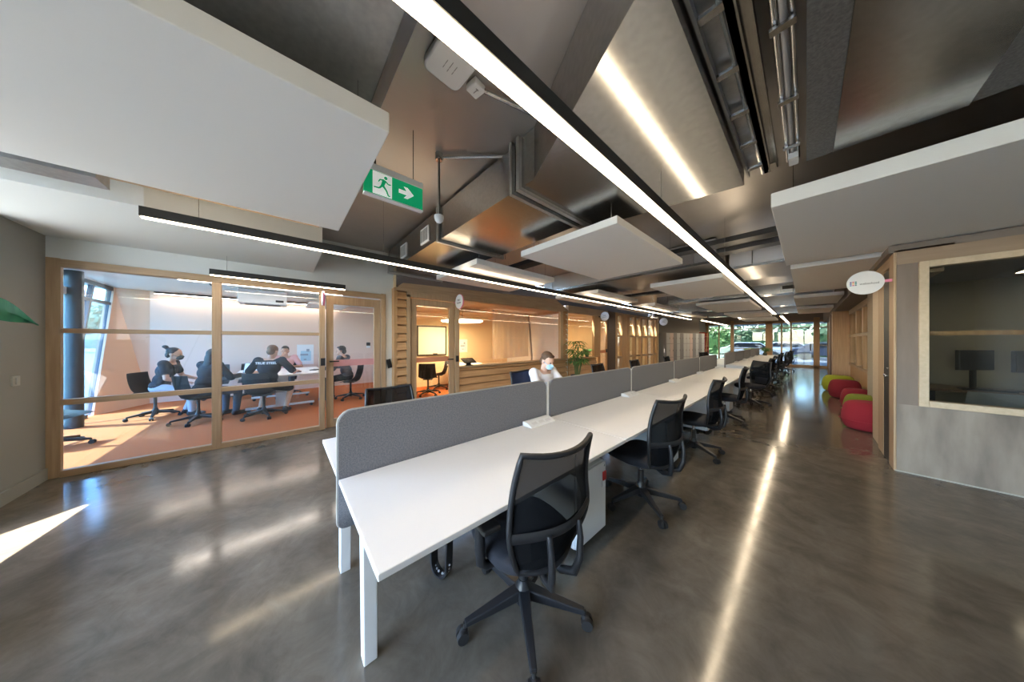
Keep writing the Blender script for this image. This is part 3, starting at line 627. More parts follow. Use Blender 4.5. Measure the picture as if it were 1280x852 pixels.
# access point
t=thing('access_point','white rounded square wireless access point on the ceiling left of the central light bar','access point',(-1.395,.745,ZC-.05),R(4))
b=B(); pts=[]
for cx,cy,a0 in((.075,.075,0),(-.075,.075,90),(-.075,-.075,180),(.075,-.075,270)):
    for k in range(7): a=R(a0+k*15); pts.append((cx+.045*math.cos(a),cy+.045*math.sin(a)))
b.prism(pts,0,.048); b.obj('case',white_metal,t,smooth=True,bevel=.012,seg=3)
b=B()
for k,(y,xx) in enumerate(((.03,(-.03,.03)),(0,(-.035,.035)),(-.03,(-.03,.025)))):
    b.box((xx[0],y-.002,-.001),(xx[0]+.02,y+.002,0)).box((xx[0]+.026,y-.002,-.001),(xx[1],y+.002,0))
b.obj('printed_marks',mat('pale_grey_print',(.3,.3,.3),.6),t)
t=thing('detector_box','small white square junction box beside the wireless access point','junction box',(-1.425,.945,ZC-.045),R(10))
b=B(); b.box((-.045,-.045,0),(.045,.045,.043)); b.obj('case',white_metal,t,bevel=.006); b=B(); b.box((-.02,-.003,-.0008),(.02,.003,0)).box((.012,-.012,-.0008),(.018,.01,0)); b.obj('printed_mark',MATS['pale_grey_print'],t)
b=B(); b.cyl((-1.40,.99,ZC-.03),(-1.30,1.40,ZC-.03),.014,n=10); tag(b.obj('ceiling_conduit',galv,smooth=True),'grey conduit running from the white junction box to the steel duct','conduit')
b=B(); b.box((-4.5,7.45,2.86),(-3.9,7.85,3.11)); tag(b.obj('air_unit',mat('grey_unit',(.22,.22,.21),.5)),'grey fan unit in the ceiling beyond the left light bar','air unit')
#@@FURN
# ------------------------------------------------------------------ desks
SEG=[.215,1.885,3.665,5.45,7.2,8.95]
SEG2=[10.05,11.8,13.55,15.3,17.05,18.8]
DZ=.73
def leg_pair(t,y):
    for x,s in((-1.33,1),(-1.95,-1)):
        b=B(); b.bar((x+.0*s,y,0),(x-.02*s,y,DZ-.03),.065,.055,up=(0,1,0),w2=.075,h2=.06); b.obj('leg',white_metal,t,bevel=.004)
    b=B(); b.box((-2.1,y-.022,.53),(-1.15,y+.022,.705)); b.obj('crossbeam',white_metal,t,bevel=.003)
ORD=['nearest','second','third','fourth','fifth']
def desk(i,y0,y1,where,last):
    t=thing('bench_desk','%s white double bench desk %s'%(ORD[i],where),'desk',(0,0,0),0,'bench desks')
    g=.006
    b=B(); b.box((-1.606,y0+g,DZ-.024),(-.872,y1-g,DZ)); b.obj('desktop',white_lam,t,bevel=.003)
    b=B(); b.box((-2.335,y0+g,DZ-.024),(-1.654,y1-g,DZ)); b.obj('desktop',white_lam,t,bevel=.003)
    leg_pair(t,y0+.085)
    if last: leg_pair(t,y1-.085)
    b=B(); b.box((-1.42,y0+.06,.64),(-1.36,y1-.06,.70)).box((-1.92,y0+.06,.64),(-1.86,y1-.06,.70)); b.obj('rail',white_metal,t)
    b=B(); b.box((-1.60,y0+.2,.55),(-1.655,y1-.2,.60)); b.obj('cable_tray',white_metal,t)
def screen(i,y0,y1,where):
    t=thing('desk_screen','%s grey felt desk screen %s'%(ORD[i],where),'desk screen',(-1.63,0,0),0,'felt desk screens')
    z0,z1=.455,1.083; r=.07
    def rr(in_):
        p=[]
        for cy,cz,a0 in((y1-r,z1-r,0),(y0+r,z1-r,90),(y0+r,z0+r*.6,180),(y1-r,z0+r*.6,270)):
            rad=(r if a0<180 else r*.6)-in_
            if a0>=180: cy=cy+(-r+r*.6 if a0==180 else r-r*.6)
            for k in range(6): a=R(a0+k*18); p.append((cy+rad*math.cos(a),cz+rad*math.sin(a)))
        return p
    b=B(); b.prism(rr(.006),-.016,.016,'x'); b.obj('felt_panel',felt,t)
    b=B(); pts=[(0,y,z) for y,z in rr(.003)]; b.tube(pts,.006,6,closed=True,up=(1,0,0)); b.obj('edge_piping',piping,t,smooth=True)
    return t
def power(y,label):
    t=thing('power_module',label,'power outlet',(-1.545,y,DZ),0,'desk power modules')
    b=B(); b.prism([(-.055,0),(.055,0),(.055,.010),(-.005,.036),(-.055,.036)],-.15,.15,'y'); b.obj('case',white_metal,t,bevel=.004)
    b=B()
    for k in(-1,0,1): b.bar((.024,k*.085-.03,.0238),(.024,k*.085+.03,.0238),.028,.004,up=(.4,0,.9))
    b.obj('sockets',mat('socket_grey',(.68,.68,.69),.5) if 'socket_grey' not in MATS else MATS['socket_grey'],t)
for seg,where in((SEG,'of the near row'),(SEG2,'of the far row')):
    for i in range(5):
        desk(i,seg[i],seg[i+1],where,i==4); screen(i,seg[i]+(.0 if i==0 else .022),seg[i+1]-.022,where)
    for i in range(5):
        if i<4 or seg is SEG: power(seg[i+1]-.20,'white desk power module at the far end of the %s desk %s'%(ORD[i],where))
# white posts in the gaps between screens
for i,y in enumerate(SEG[1:5]):
    tag(B().box((-1.642,y-.012,DZ-.04),(-1.618,y+.012,1.06)).obj('screen_post',white_metal),'slim white post in the gap after the %s near desk screen'%ORD[i],'post','screen posts')
# pedestals
def pedestal(y,label,tagc=False):
    t=thing('pedestal',label,'drawer unit',(-1.275,y,0),0,'drawer pedestals')
    b=B(); b.box((-.255,-.19,.03),(.235,.19,.535)); b.obj('carcass',white_metal,t,bevel=.004)
    b=B(); b.box((.237,-.188,.035),(.255,.188,.533)); b.obj('drawer_front',white_metal,t,bevel=.003)
    b=B(); b.cyl((.254,.165,.505),(.259,.165,.505),.008,n=10); b.obj('lock',chrome,t)
    for sx in(-.22,.2):
        for sy in(-.15,.15):
            b=B(); b.cyl((sx,sy-.01,.016),(sx,sy+.01,.016),.016,n=10).box((sx-.008,sy-.008,.016),(sx+.008,sy+.008,.032)); b.obj('caster',black_rub,t)
    return t
pedestal(1.675,'white drawer pedestal with a red tag under the nearest desk, right side')
t=thing('key_tag','red and white tag hanging on the front of the nearest white pedestal','tag',(-1.015,1.83,.40))
b=B(); b.box((0,-.022,0),(.008,.022,.065)); b.obj('tag_body',redtag,t,bevel=.002); b=B(); b.box((0,-.03,-.05),(.006,.012,-.002)); b.obj('paper_slip',paper,t)
for i,y in enumerate((3.40,5.2,6.95,8.5)): pedestal(y,'white drawer pedestal under the %s near row desk'%ORD[i+1])
for i,y in enumerate((11.5,13.3)): pedestal(y,'white drawer pedestal under the %s far row desk'%ORD[i])
# cable spine under first desk
t=thing('cable_spine','black looped cable spine standing on the floor under the nearest desk','cable spine',(-1.50,.74,0),R(20))
b=B(); N=22; pts=[]
for k in range(N):
    a=PI+PI*k/(N-1); pts.append((.06*math.cos(a),0,.075+.075*math.sin(a)+.002))
pts=[(-.075,0,.56),(-.07,0,.3)]+pts+[(.07,0,.3),(.075,0,.56)]
def band(pts,w,th):
    b=B(); L=[]
    for i,p in enumerate(pts):
        p=V(p);d=(V(pts[min(i+1,len(pts)-1)])-V(pts[max(0,i-1)])).normalized();n=V((-d.z,0,d.x))
        L.append([b.bm.verts.new(p+n*s*th/2+V((0,q*w/2,0))) for s,q in((-1,-1),(1,-1),(1,1),(-1,1))])
    for i in range(len(L)-1):
        for k in range(4): b.bm.faces.new((L[i][k],L[i][(k+1)%4],L[i+1][(k+1)%4],L[i+1][k]))
    b.bm.faces.new(L[0]); b.bm.faces.new(L[-1]); return b
band(pts,.055,.012).obj('chain_band',black_pl,t)
for p in pts[1:-1:2]:
    b=B(); q=V(p); b.sph((q.x+(.006 if q.x>0 else -.006),0,q.z+.012),.007,seg=8,ring=6); b.obj('link_stud',mat('stud_grey',(.5,.5,.52),.5) if 'stud_grey' not in MATS else MATS['stud_grey'],t)

# ------------------------------------------------------------------ task chair (faces +Y locally)
def star_base(t,m,rad=.315,hub=.13,tip=.085,rub=black_rub,a0=25):
    b=B(); b.lathe([(.032,.06),(.046,.075),(.05,.11),(.045,.145),(.03,.17),(.028,.19)],18); b.obj('hub',m,t,smooth=True)
    for k in range(5):
        a=R(a0+72*k); c,s=math.cos(a),math.sin(a)
        b=B(); b.bar((.03*c,.03*s,hub-.005),(rad*c,rad*s,tip-.006),.058,.055,w2=.030,h2=.026); b.obj('leg',m,t,bevel=.006)
        cs=B(); px,py=rad*c,rad*s; cs.cyl((px,py,.05),(px,py,tip),.009,n=8); w=V((-s,c,0))
        for sg in(-1,1):
            p=V((px+.012*c,py+.012*s,.03))+w*sg*.006; cs.cyl(p,p+w*sg*.020,.030,.027,n=16)
        cs.sph((px+.006*c,py+.006*s,.045),(.022,.022,.018),seg=10,ring=6); cs.obj('caster',rub,t,smooth=True)
def back_pt(u,v):   # u -1..1 across, v 0..1 up : frame surface of the backrest
    z=.43+.54*v
    hw=.165+.077*math.sin(min(1,v/.42)*PI/2) if v<.42 else .242-.032*((v-.42)/.58)
    y=-.235-.045*math.sin(min(v/.38,1)*PI/2) if v<.38 else -.28+.02*math.sin((v-.38)/.62*PI)-.045*((v-.38)/.62)
    y+=.055*(u*u)
    return V((u*hw,y,z+.018*(u*u)*v))
def task_chair(label,loc,rz):
    t=thing('task_chair',label,'office chair',loc,rz,'black mesh task chairs')
    star_base(t,black_pl)
    b=B(); b.cyl((0,0,.16),(0,0,.30),.024,.024,16); b.obj('gas_lift_cover',black_pl,t,smooth=True); b=B(); b.cyl((0,0,.29),(0,0,.40),.014,n=14); b.obj('gas_lift',chrome,t,smooth=True)
    b=B(); b.box((-.07,-.16,.375),(.07,.12,.415)); b.obj('mechanism',black_pl,t,bevel=.012)
    b=B(); b.tube([(.06,.05,.395),(.16,.06,.39),(.24,.07,.375)],[.006,.006,.012],8,flat=.5); b.obj('lever',black_pl,t)
    # seat cushion
    b=B(); rows=[]; N=26
    for zz,sc in((.405,.86),(.412,.97),(.435,1.0),(.462,.99),(.478,.93),(.485,.75),(.486,.4)):
        ring=[]
        for k in range(N):
            a=2*PI*k/N; ca,sa=math.cos(a),math.sin(a)
            x=.245*math.copysign(abs(ca)**.55,ca); y=.235*math.copysign(abs(sa)**.6,sa)
            x*=1-.06*(sa<0)*abs(sa); z=zz-(.03*max(0,sa)**4)-.010*(1-abs(ca))*(.5)*(zz>.47)
            ring.append(b.bm.verts.new((x*sc,y*sc+.015,z)))
        rows.append(ring)
    for i in range(len(rows)-1):
        for k in range(N): b.bm.faces.new((rows[i][k],rows[i][(k+1)%N],rows[i+1][(k+1)%N],rows[i+1][k]))
    b.bm.faces.new(rows[0]); b.bm.faces.new(rows[-1]); b.obj('seat',seat_fab,t,sub=1)
    b=B(); b.sph((0,.01,.405),(.215,.205,.03),seg=24,ring=8); b.obj('seat_pan',black_pl,t,smooth=True)
    # backrest
    P=[]
    n=14
    P+= [back_pt(1,k/n) for k in range(n+1)]; P+=[back_pt(1-2*k/10,1) for k in range(1,10)]; P+=[back_pt(-1,1-k/n) for k in range(n+1)]; P+=[back_pt(-1+2*k/8,0)+V((0,0,-.012*math.sin(k/8*PI))) for k in range(1,8)]
    b=B(); b.tube(P,.0135,8,closed=True,up=(0,1,0)); b.obj('backrest_frame',black_pl,t,smooth=True,ang=80)
    b=B(); b.grid(lambda u,v:back_pt((2*u-1)*.97,v),12,18); b.obj('backrest_mesh',mesh_fab,t,smooth=True)
    # lumbar band outside the frame
    b=B(); b.tube([V((x,-.228-.078*math.cos(x/.244*PI/2),.635)) for x in [(-.244+.488*k/14) for k in range(15)]],.022,8,flat=.32,up=(0,1,0))
    b.bm.normal_update(); b.obj('lumbar_band',black_pl,t,smooth=True)
    b=B(); b.grid(lambda u,v:back_pt((2*u-1)*.62,.10+.26*v)+V((0,.012,0)),8,6,.012); b.obj('lumbar_pad',seat_fab,t,smooth=True)
    for s in(-1,1):
        b=B(); b.tube([(s*.03,-.12,.395),(s*.05,-.23,.375),(s*.07,-.292,.40),(s*.085,-.312,.47),(s*.09,-.312,.56),(s*.09,-.300,.635)],[.018,.02,.02,.018,.016,.014],8,up=(1,0,0),flat=.8); b.obj('back_support',black_pl,t,smooth=True,ang=80)
    return t
def add_arms(t):
    for s in(-1,):
        b=B(); b.tube([(s*.15,-.04,.40),(s*.25,-.04,.405),(s*.275,-.04,.43),(s*.28,-.04,.50),(s*.28,-.04,.63)],[.02,.022,.024,.026,.024],8); b.obj('armrest_post',black_pl,t,smooth=True,ang=80)
        b=B(); b.box((s*.28-.045,-.16,.63),(s*.28+.045,.08,.658)); b.obj('armrest_pad',black_rub,t,bevel=.013,seg=3)
c0=task_chair('black mesh task chair with an armrest at the nearest desk, back to the camera',(-1.0,.965,0),R(83))
c1=dup(c0,'black mesh task chair without armrests at the second right-hand desk place',(-.985,2.42,0),R(79))
add_arms(c0)
c2=dup(c1,'black mesh task chair third along the right side of the near desks',(-.97,4.02,0),R(86))
c3=dup(c1,'black mesh task chair fourth along the right side of the near desks',(-.98,6.0,0),R(90+4))
c4=dup(c1,'black mesh task chair fifth along the right side, turned to show its back',(-.83,7.95,0),R(90+50))
for i,(x,y,a) in enumerate(((-.85,9.9,80),(-.9,11.3,95),(-.85,12.9,100),(-.88,14.6,85),(-.8,16.4,100),(-.7,18.2,110))):
    dup(c1,'black mesh task chair, %s of the right side of the far row'%['first','second','third','fourth','fifth','last'][i],(x,y,0),R(a))
for i,(x,y,a,l) in enumerate(((-2.5,.82,-88,'black mesh chair behind the nearest desk screen, only its top showing'),(-2.5,4.72,-90,'black mesh chair behind the third desk screen below the second room door'),(-2.5,6.4,-92,'black mesh chair behind the fourth desk screen by the slatted partition'),(-2.5,8.6,-90,'black mesh chair behind the fifth desk screen in front of the lockers'),(-2.6,13.0,-120,'black chair left of the far row before the green glazing'))):
    dup(c1,l,(x,y,0),R(a))

# ------------------------------------------------------------------ shell chairs
def shell_chair(label,loc,rz,group='charcoal shell chairs'):
    t=thing('shell_chair',label,'meeting chair',loc,rz,group); star_base(t,shelld,.31,.12,.08)
    b=B(); b.cyl((0,0,.16),(0,0,.42),.022,n=14); b.obj('column',shelld,t,smooth=True)
    def f(u,v):
        x=(2*u-1)
        if v<.5:
            k=v/.5; y=.24-.42*k; z=.45-.012*math.sin(k*PI)+.085*abs(x)**3*(k*.8)+(-.03*(1-k)**4); hw=.235
        else:
            k=(v-.5)/.5; y=-.18-.10*math.sin(k*PI/2)+.075*abs(x)**2.2*(1-.35*k); z=.45+.41*k**1.15; hw=.235-.03*k
            if k<.35: z+=.085*abs(x)**3*.8*(1-k/.35); 
        return V((x*hw,y,z))
    b=B(); b.grid(f,14,20,.014); b.obj('shell',shellg,t,smooth=True,ang=80)
    b=B(); b.box((-.12,-.12,.415),(.12,.12,.436)); b.obj('seat_plate',shelld,t,bevel=.005)
    return t
s0=shell_chair('charcoal shell chair holding the person with the topknot',(-8.18,-1.80,0),R(-20))
def sc(l,x,y,a): return dup(s0,l,(x,y,0),R(a))
sc('charcoal shell chair at the left edge of the meeting room, partly cut by the post',-6.72,-2.33,-12)
sc('charcoal shell chair holding the person with long dark hair',-7.2,-1.12,35)
sc('charcoal shell chair holding the man in the printed black T-shirt',-6.88,-.26,62)
sc('charcoal shell chair holding the man in grey behind the glass door',-7.62,1.30,150)
sc('charcoal shell chair on the far side of the meeting table, left of two empty ones',-9.45,-1.2,-90)
sc('charcoal shell chair on the far side of the meeting table, right of two empty ones',-9.45,-.58,-90)
sc('charcoal shell chair holding the man in pink',-9.35,.08,-95)
sc('charcoal shell chair in the timber room, nearer of two',-6.75,2.95,60)
sc('charcoal shell chair in the timber room, behind the nearer one',-7.35,3.55,140)

# meeting table
t=thing('meeting_table','long white meeting table on castered T-legs','table',(-8.05,0,0))
b=B(); b.box((-.95,-.75,.715),(.88,.72,.745)); b.obj('tabletop',white_lam,t,bevel=.004)
for x in(-.75,.62):
    b=B(); b.box((x-.03,-.10,.09),(x+.03,.10,.715)); b.obj('leg',white_metal,t,bevel=.005)
    b=B(); b.box((x-.03,-.55,.06),(x+.03,.55,.10)); b.obj('foot',white_metal,t,bevel=.006)
    for y in(-.5,.5):
        b=B(); b.cyl((x-.016,y,.03),(x+.016,y,.03),.03,n=14).box((x-.02,y-.01,.03),(x+.02,y+.01,.065)); b.obj('caster',black_rub,t)
b=B(); b.box((-.7,-.03,.62),(.6,.03,.70)); b.obj('beam',white_metal,t)
# laptop
t=thing('laptop','open silver laptop on the left side of the meeting table','laptop',(-7.95,-.55,.745),R(60))
b=B(); b.box((-.16,-.11,0),(.16,.11,.014)); b.obj('base',carw,t,bevel=.004)
b=B(); b.bar((0,.11,.012),(0,.17,.22),.32,.008,up=(0,1,0)); b.obj('lid',black_pl,t); b=B(); b.bar((0,.1055,.02),(0,.163,.212),.30,.004,up=(0,1,0)); b.obj('screen',mat('lit_screen',(.35,.45,.55),.4,emit=.5,ecol=(.5,.65,.8)),t.children[-1])
for i,(x,y,a,w,h) in enumerate(((-7.45,.15,20,.3,.21),(-7.7,.45,-10,.3,.21),(-8.1,.35,40,.21,.3),(-7.35,.5,5,.25,.18))):
    t=B(); t.box((-w/2,-h/2,0),(w/2,h/2,.004)); o=t.obj('paper_sheet',paper,loc=(x,y,.746)); o.rotation_euler=(0,0,R(a))
    tag(o,['white paper sheet on the meeting table in front of the man in pink','white paper sheet on the right part of the meeting table','white paper sheet near the middle of the meeting table','white paper sheet at the near right corner of the meeting table'][i],'paper','papers on the meeting table')
for i,(x,y,a) in enumerate(((-7.6,.22,25),(-7.85,.6,-30))):
    t=B(); t.box((-.11,-.07,0),(.11,.07,.018)); o=t.obj('notebook',black_pl,loc=(x,y,.751),bevel=.004); o.rotation_euler=(0,0,R(a)); tag(o,['dark notebook lying among papers on the meeting table','dark notebook at the right end of the meeting table'][i],'notebook')
# wall poster + AC unit + lights in room A
def poster(name,label,loc,w,h,group=None):
    t=thing(name,label,'poster',loc); b=B(); b.box((0,-w/2,-h/2),(.008,w/2,h/2)); b.obj('sheet',paper,t)
    b=B(); b.box((.008,-w*.28,-h*.32),(.0095,w*.34,h*.18)); b.obj('pale_print',poster_b,t)
    b=B(); b.box((.0095,-w*.3,-h*.05),(.0105,w*.16,h*.04)).box((.0095,w*.06,h*.14),(.0105,w*.24,h*.28)).box((.0095,-w*.1,-h*.28),(.0105,w*.06,-h*.22)); b.obj('slate_print',poster_k,t)
poster('wall_poster','white poster with pale blue print on the pink rear wall of the meeting room',(-10.098,.535,1.04),.40,.60)
poster('wall_poster','small blue and white poster on the cream wall of the timber room',(-8.048,4.80,1.28),.36,.46)
t=thing('ceiling_unit','white boxed air conditioning unit under the meeting room ceiling','air conditioner',(-8.5,-.33,2.30))
b=B(); b.box((-.3,-.4,0),(.3,.42,.31)); b.obj('case',white_metal,t,bevel=.02); b=B(); b.box((.3,.22,.05),(.306,.36,.10)); b.obj('display',blackbox,t); b=B(); b.box((-.2,-.3,-.006),(.2,.3,.0)); b.obj('intake_grille',MATS['grille_grey'],t)
t=thing('smoke_detector','small dark detector under the meeting room ceiling beside the air unit','detector',(-8.0,-1.05,2.57)); b=B(); b.lathe([(.03,0),(.05,.02),(.055,.05)],14); b.obj('body',black_pl,t,smooth=True)
strip(-9.95,-2.2,1.3,2.54,'slim cornice light along the top of the pink rear wall',w=.07,h=.05,wires=(),up=False,lm=lum_w)
strip(-7.4,-1.4,1.1,2.55,'ceiling light bar above the meeting table',w=.16,h=.05,wires=(),up=False,lm=lum_w)
panel(-9.3,-8.2,.5,1.35,'small white panel hanging in the meeting room near the door',2.38,.05)
# pod interior
t=thing('whiteboard','framed whiteboard on the cream wall of the timber room','whiteboard',(-8.045,3.65,1.46)); b=B(); b.box((0,-.46,-.44),(.015,.46,.44)); b.obj('board',mat('board_cream',(.82,.76,.62),.3),t)
b=B(); b.box((0,-.5,-.48),(.03,-.46,.48)).box((0,.46,-.48),(.03,.5,.48)).box((0,-.5,.44),(.03,.5,.48)).box((0,-.5,-.48),(.03,.5,-.44)); b.obj('frame',shelld,t)
b=B(); b.box((.015,-.2,-.47),(.08,.46,-.45)); b.obj('pen_tray',shelld,t); b=B(); b.box((.02,.02,-.45),(.06,.16,-.41)); b.obj('eraser',black_pl,t)
t=thing('pendant_lamp','wide round warm pendant lamp glowing in the timber room','lamp',(-6.75,4.0,2.03)); b=B(); b.lathe([(.55,0),(.62,.015),(.62,.05),(.1,.07)],36); b.obj('shade',white_metal,t,smooth=True); b=B(); b.lathe([(.01,-.012),(.56,-.01),(.6,.002)],36); b.obj('diffuser',lum_y,t,smooth=True); b=B(); b.cyl((0,0,.07),(0,0,.33),.006,n=8); b.obj('cord',black_pl,t)
t=thing('pod_table','round white table in the timber room','table',(-7.2,4.3,0)); b=B(); b.lathe([(.58,.71),(.6,.715),(.6,.735),(.59,.74)],32); b.obj('tabletop',white_lam,t,smooth=True); b=B(); b.cyl((0,0,.03),(0,0,.71),.04); b.obj('column',shelld,t,smooth=True); b=B(); b.lathe([(.32,0),(.32,.012),(.05,.035)],24); b.obj('foot',shelld,t,smooth=True)
t=thing('tablet','black tablet on a tilted stand on the timber room window sill','tablet',(-5.09,3.18,.90)); b=B(); b.bar((.06,0,.045),(-.06,0,.14),.30,.014,up=(0,1,0)) ; b=B(); b.box((-.10,-.16,0),(.10,.16,.016),M.Translation((0,0,.10))@M.Rotation(R(28),4,'Y')); b.obj('screen',screen_m,t,bevel=.004); b=B(); b.box((-.03,-.05,0),(.03,.05,.10)).box((-.06,-.08,0),(.06,.08,.012)); b.obj('stand',black_pl,t)
tag(B().box((-8.10,8.2,1.3),(-8.0,8.201,1.3)).obj('x',paper),'x','x') if False else None
# warm lamps in the second and third rooms
for i,(x,y,l) in enumerate(((-6.8,8.3,'round warm ceiling lamp in the second timber room'),(-6.8,12.2,'round warm ceiling lamp behind the slatted partition'))):
    t=thing('pendant_lamp',l,'lamp',(x,y,2.3)); b=B(); b.lathe([(.35,0),(.4,.015),(.4,.05),(.1,.07)],30); b.obj('shade',white_metal,t,smooth=True); b=B(); b.lathe([(.01,-.012),(.34,-.01),(.37,.002)],30); b.obj('diffuser',lum_y,t,smooth=True); b=B(); b.cyl((0,0,.07),(0,0,.30),.006,n=8); b.obj('cord',black_pl,t)
# white boards behind the slats, standing in for bright rear windows
for i,y in enumerate((11.0,11.9,12.9)):
    tag(B().box((-8.13,y,1.05),(-8.10,y+.45,2.15)).obj('rear_window_board',paper),'white board standing in for a bright rear window behind the slatted partition, %s from the left'%ORD[i].replace('nearest','first'),'board','boards behind the slats')
# projecting round signs
def disc_sign(label,loc,m_edge,faces,txt,r=.14):
    t=thing('projecting_sign',label,'sign',loc,0,'round projecting signs'); 
    b=B(); b.cyl((0,-.012,0),(0,.012,0),r,n=36); b.obj('disc_edge',m_edge,t,smooth=True)
    b=B(); b.cyl((0,-.016,0),(0,-.012,0),r*.97,n=36); b.obj('disc_face',disc_w,t,smooth=True)
    b=B(); b.box((-.25,-.01,-.02),(-r+.01,.01,.02)); b.obj('bracket',m_edge,t)
    if txt:
        for k,s in enumerate(txt): text('lettering',s,.05,ink,t,(0,-.0175,.03-.06*k),(PI/2,0,0),.001)
    return t
disc_sign('pink edged round sign projecting above the meeting room door',(-5.02,.485,2.12),pink,disc_w,None,.115)
disc_sign('pink backed white round sign projecting above the timber room door',(-4.9,2.84,2.29),pink,disc_w,['MEET','ROOM'],.155)
disc_sign('white round sign projecting above the second timber room door',(-4.82,8.75,2.34),shelld,disc_w,['MEET','ROOM'],.17)
disc_sign('white round sign projecting beside the slatted partition end',(-4.6,13.95,2.39),shelld,disc_w,['MEET','ROOM'],.19)
# oval sign on the right
t=thing('oval_sign','white oval sign with coloured block logo projecting at the right of the walkway','sign',(.468,5.22,2.145))
b=B(); b.lathe([(.150,-.01),(.150,.01)],40); ob=b.obj('oval_board',disc_w,t,smooth=True); ob.rotation_euler=(PI/2,0,0); ob.scale=(.92,.92,1)
ob.scale=(.905,.92,1)
b=B(); b.box((.13,-.008,-.015),(.21,.008,.015)); b.obj('bracket',pink,t)
cols=[(.10,.09,.35),(.65,.10,.12),(.02,.18,.18),(.10,.12,.45),(.85,.55,.12),(.03,.25,.22),(.12,.25,.55),(.75,.18,.30),(.15,.2,.25)]
for r_ in range(3):
    for c_ in range(3):
        k=r_*3+c_; m=mat('logo_colour_%d'%k,cols[k],.5); b=B(); x=-.112+c_*.019; z=.024-r_*.019; b.box((x,-.0125,z-.013),(x+.014,-.0105,z)); b.obj('logo_block',m,t)
text('lettering','webschool',.032,ink,t,(.030,-.0115,-.012),(PI/2,0,0),.001)
# wall switch and card reader
t=thing('wall_switch','square light switch on the grey wall at the far left','switch',(-4.84,-1.85,1.08)); b=B(); b.box((-.045,0,-.045),(.045,.012,.045)); b.obj('plate',mat('switch_grey',(.42,.42,.38),.5),t,bevel=.003); b=B(); b.box((-.018,.012,-.03),(.018,.018,.03)); b.obj('rocker',MATS['switch_grey'],t,bevel=.002)
t=thing('card_reader','black angled card reader on the white wall beside the timber room','card reader',(-5.26,1.53,1.02)); b=B(); b.box((0,-.02,-.05),(.04,.02,.06)); b.obj('mount',black_pl,t,bevel=.004); b=B(); b.box((.03,-.05,-.08),(.05,.03,.09),M.Rotation(R(12),4,'X')); b.obj('reader',black_pl,t,bevel=.008)
t=thing('thermostat','small black and white control on the pink wall seen through the meeting room door','control panel',(-10.1,2.25,1.30)); b=B(); b.box((0,-.06,-.09),(.02,.06,-.02)); b.obj('lower_plate',white_metal,t); b=B(); b.box((0,-.06,-.01),(.03,.06,.10)); b.obj('upper_plate',black_pl,t,bevel=.004)
#@@MORE
# ------------------------------------------------------------------ poufs
def pouf(label,loc,r,h,m,rz=0):
    t=thing('pouf',label,'pouf',loc,rz,'wool poufs')
    prof=[(.62,0),(.80,.02),(.90,.10),(.98,.30),(1.0,.45),(.96,.66),(.88,.84),(.78,.95),(.60,1.0),(.3,1.0),(.02,1.0)]
    b=B(); b.lathe([(p*r,z*h) for p,z in prof],9); b.obj('cushion',m,t,sub=2)
    b=B(); pts=[(r*.985*math.cos(2*PI*k/40),r*.985*math.sin(2*PI*k/40),h*.34) for k in range(40)]; b.tube(pts,.006,6,closed=True,up=(0,0,1)); b.obj('seam_piping',m,t,smooth=True)
pouf('large red wool pouf nearest on the right of the walkway',(.665,7.17,0),.295,.46,red_f)
pouf('olive green pouf behind the nearest red one',(.70,8.15,0),.25,.44,green_f,.3)
pouf('small dark red pouf behind the olive one',(.71,9.1,0),.24,.44,red_d,.5)
pouf('dark red wool pouf farther along the walkway beside the lime one',(.655,10.75,0),.30,.46,red_d,.2)
pouf('lime green pouf farthest along the walkway',(.62,12.0,0),.34,.46,lime_f,.7)
# ------------------------------------------------------------------ lockers
lk=thing('locker_bank','bank of grey and pinkish lockers along the taupe wall','lockers',la,lang)
LL=(lb-la).length-.15; n=12
for k in range(n):
    x0=.05+k*LL/n; x1=x0+LL/n-.012
    m=[lock_a,lock_b,lock_c,lock_a,lock_c,lock_a][k%6]
    for z0,z1 in((.08,.60),(.62,1.30),(1.32,1.86)):
        b=B(); b.box((x0,-.42,z0),(x1,-.40,z1)); b.obj('locker_door',m,lk,bevel=.004)
        b=B(); b.box((x1-.05,-.435,(z0+z1)/2-.04),(x1-.03,-.42,(z0+z1)/2+.04)); b.obj('handle',chrome,lk.children[-1])
b=B(); b.box((0.02,-.40,.0),(LL+.08,.0,1.88)); b.obj('carcass',lock_c,lk)
# red shelf
t=thing('red_shelf','tall red painted shelf unit near the far left glazing','shelf',(-4.35,20.4,0)); 
for z in(.05,.85,1.1,1.7): 
    b=B(); b.box((-.2,-.5,z),(.15,.5,z+.04)); b.obj('shelf_board',red_sh,t)
for y in(-.5,.46):
    b=B(); b.box((-.2,y,0),(.15,y+.04,2.0)); b.obj('side_panel',red_sh,t)
b=B(); b.bar((.16,-.5,0),(.16,.1,2.0),.04,.06); b.obj('leaning_rail',wood_p,t)
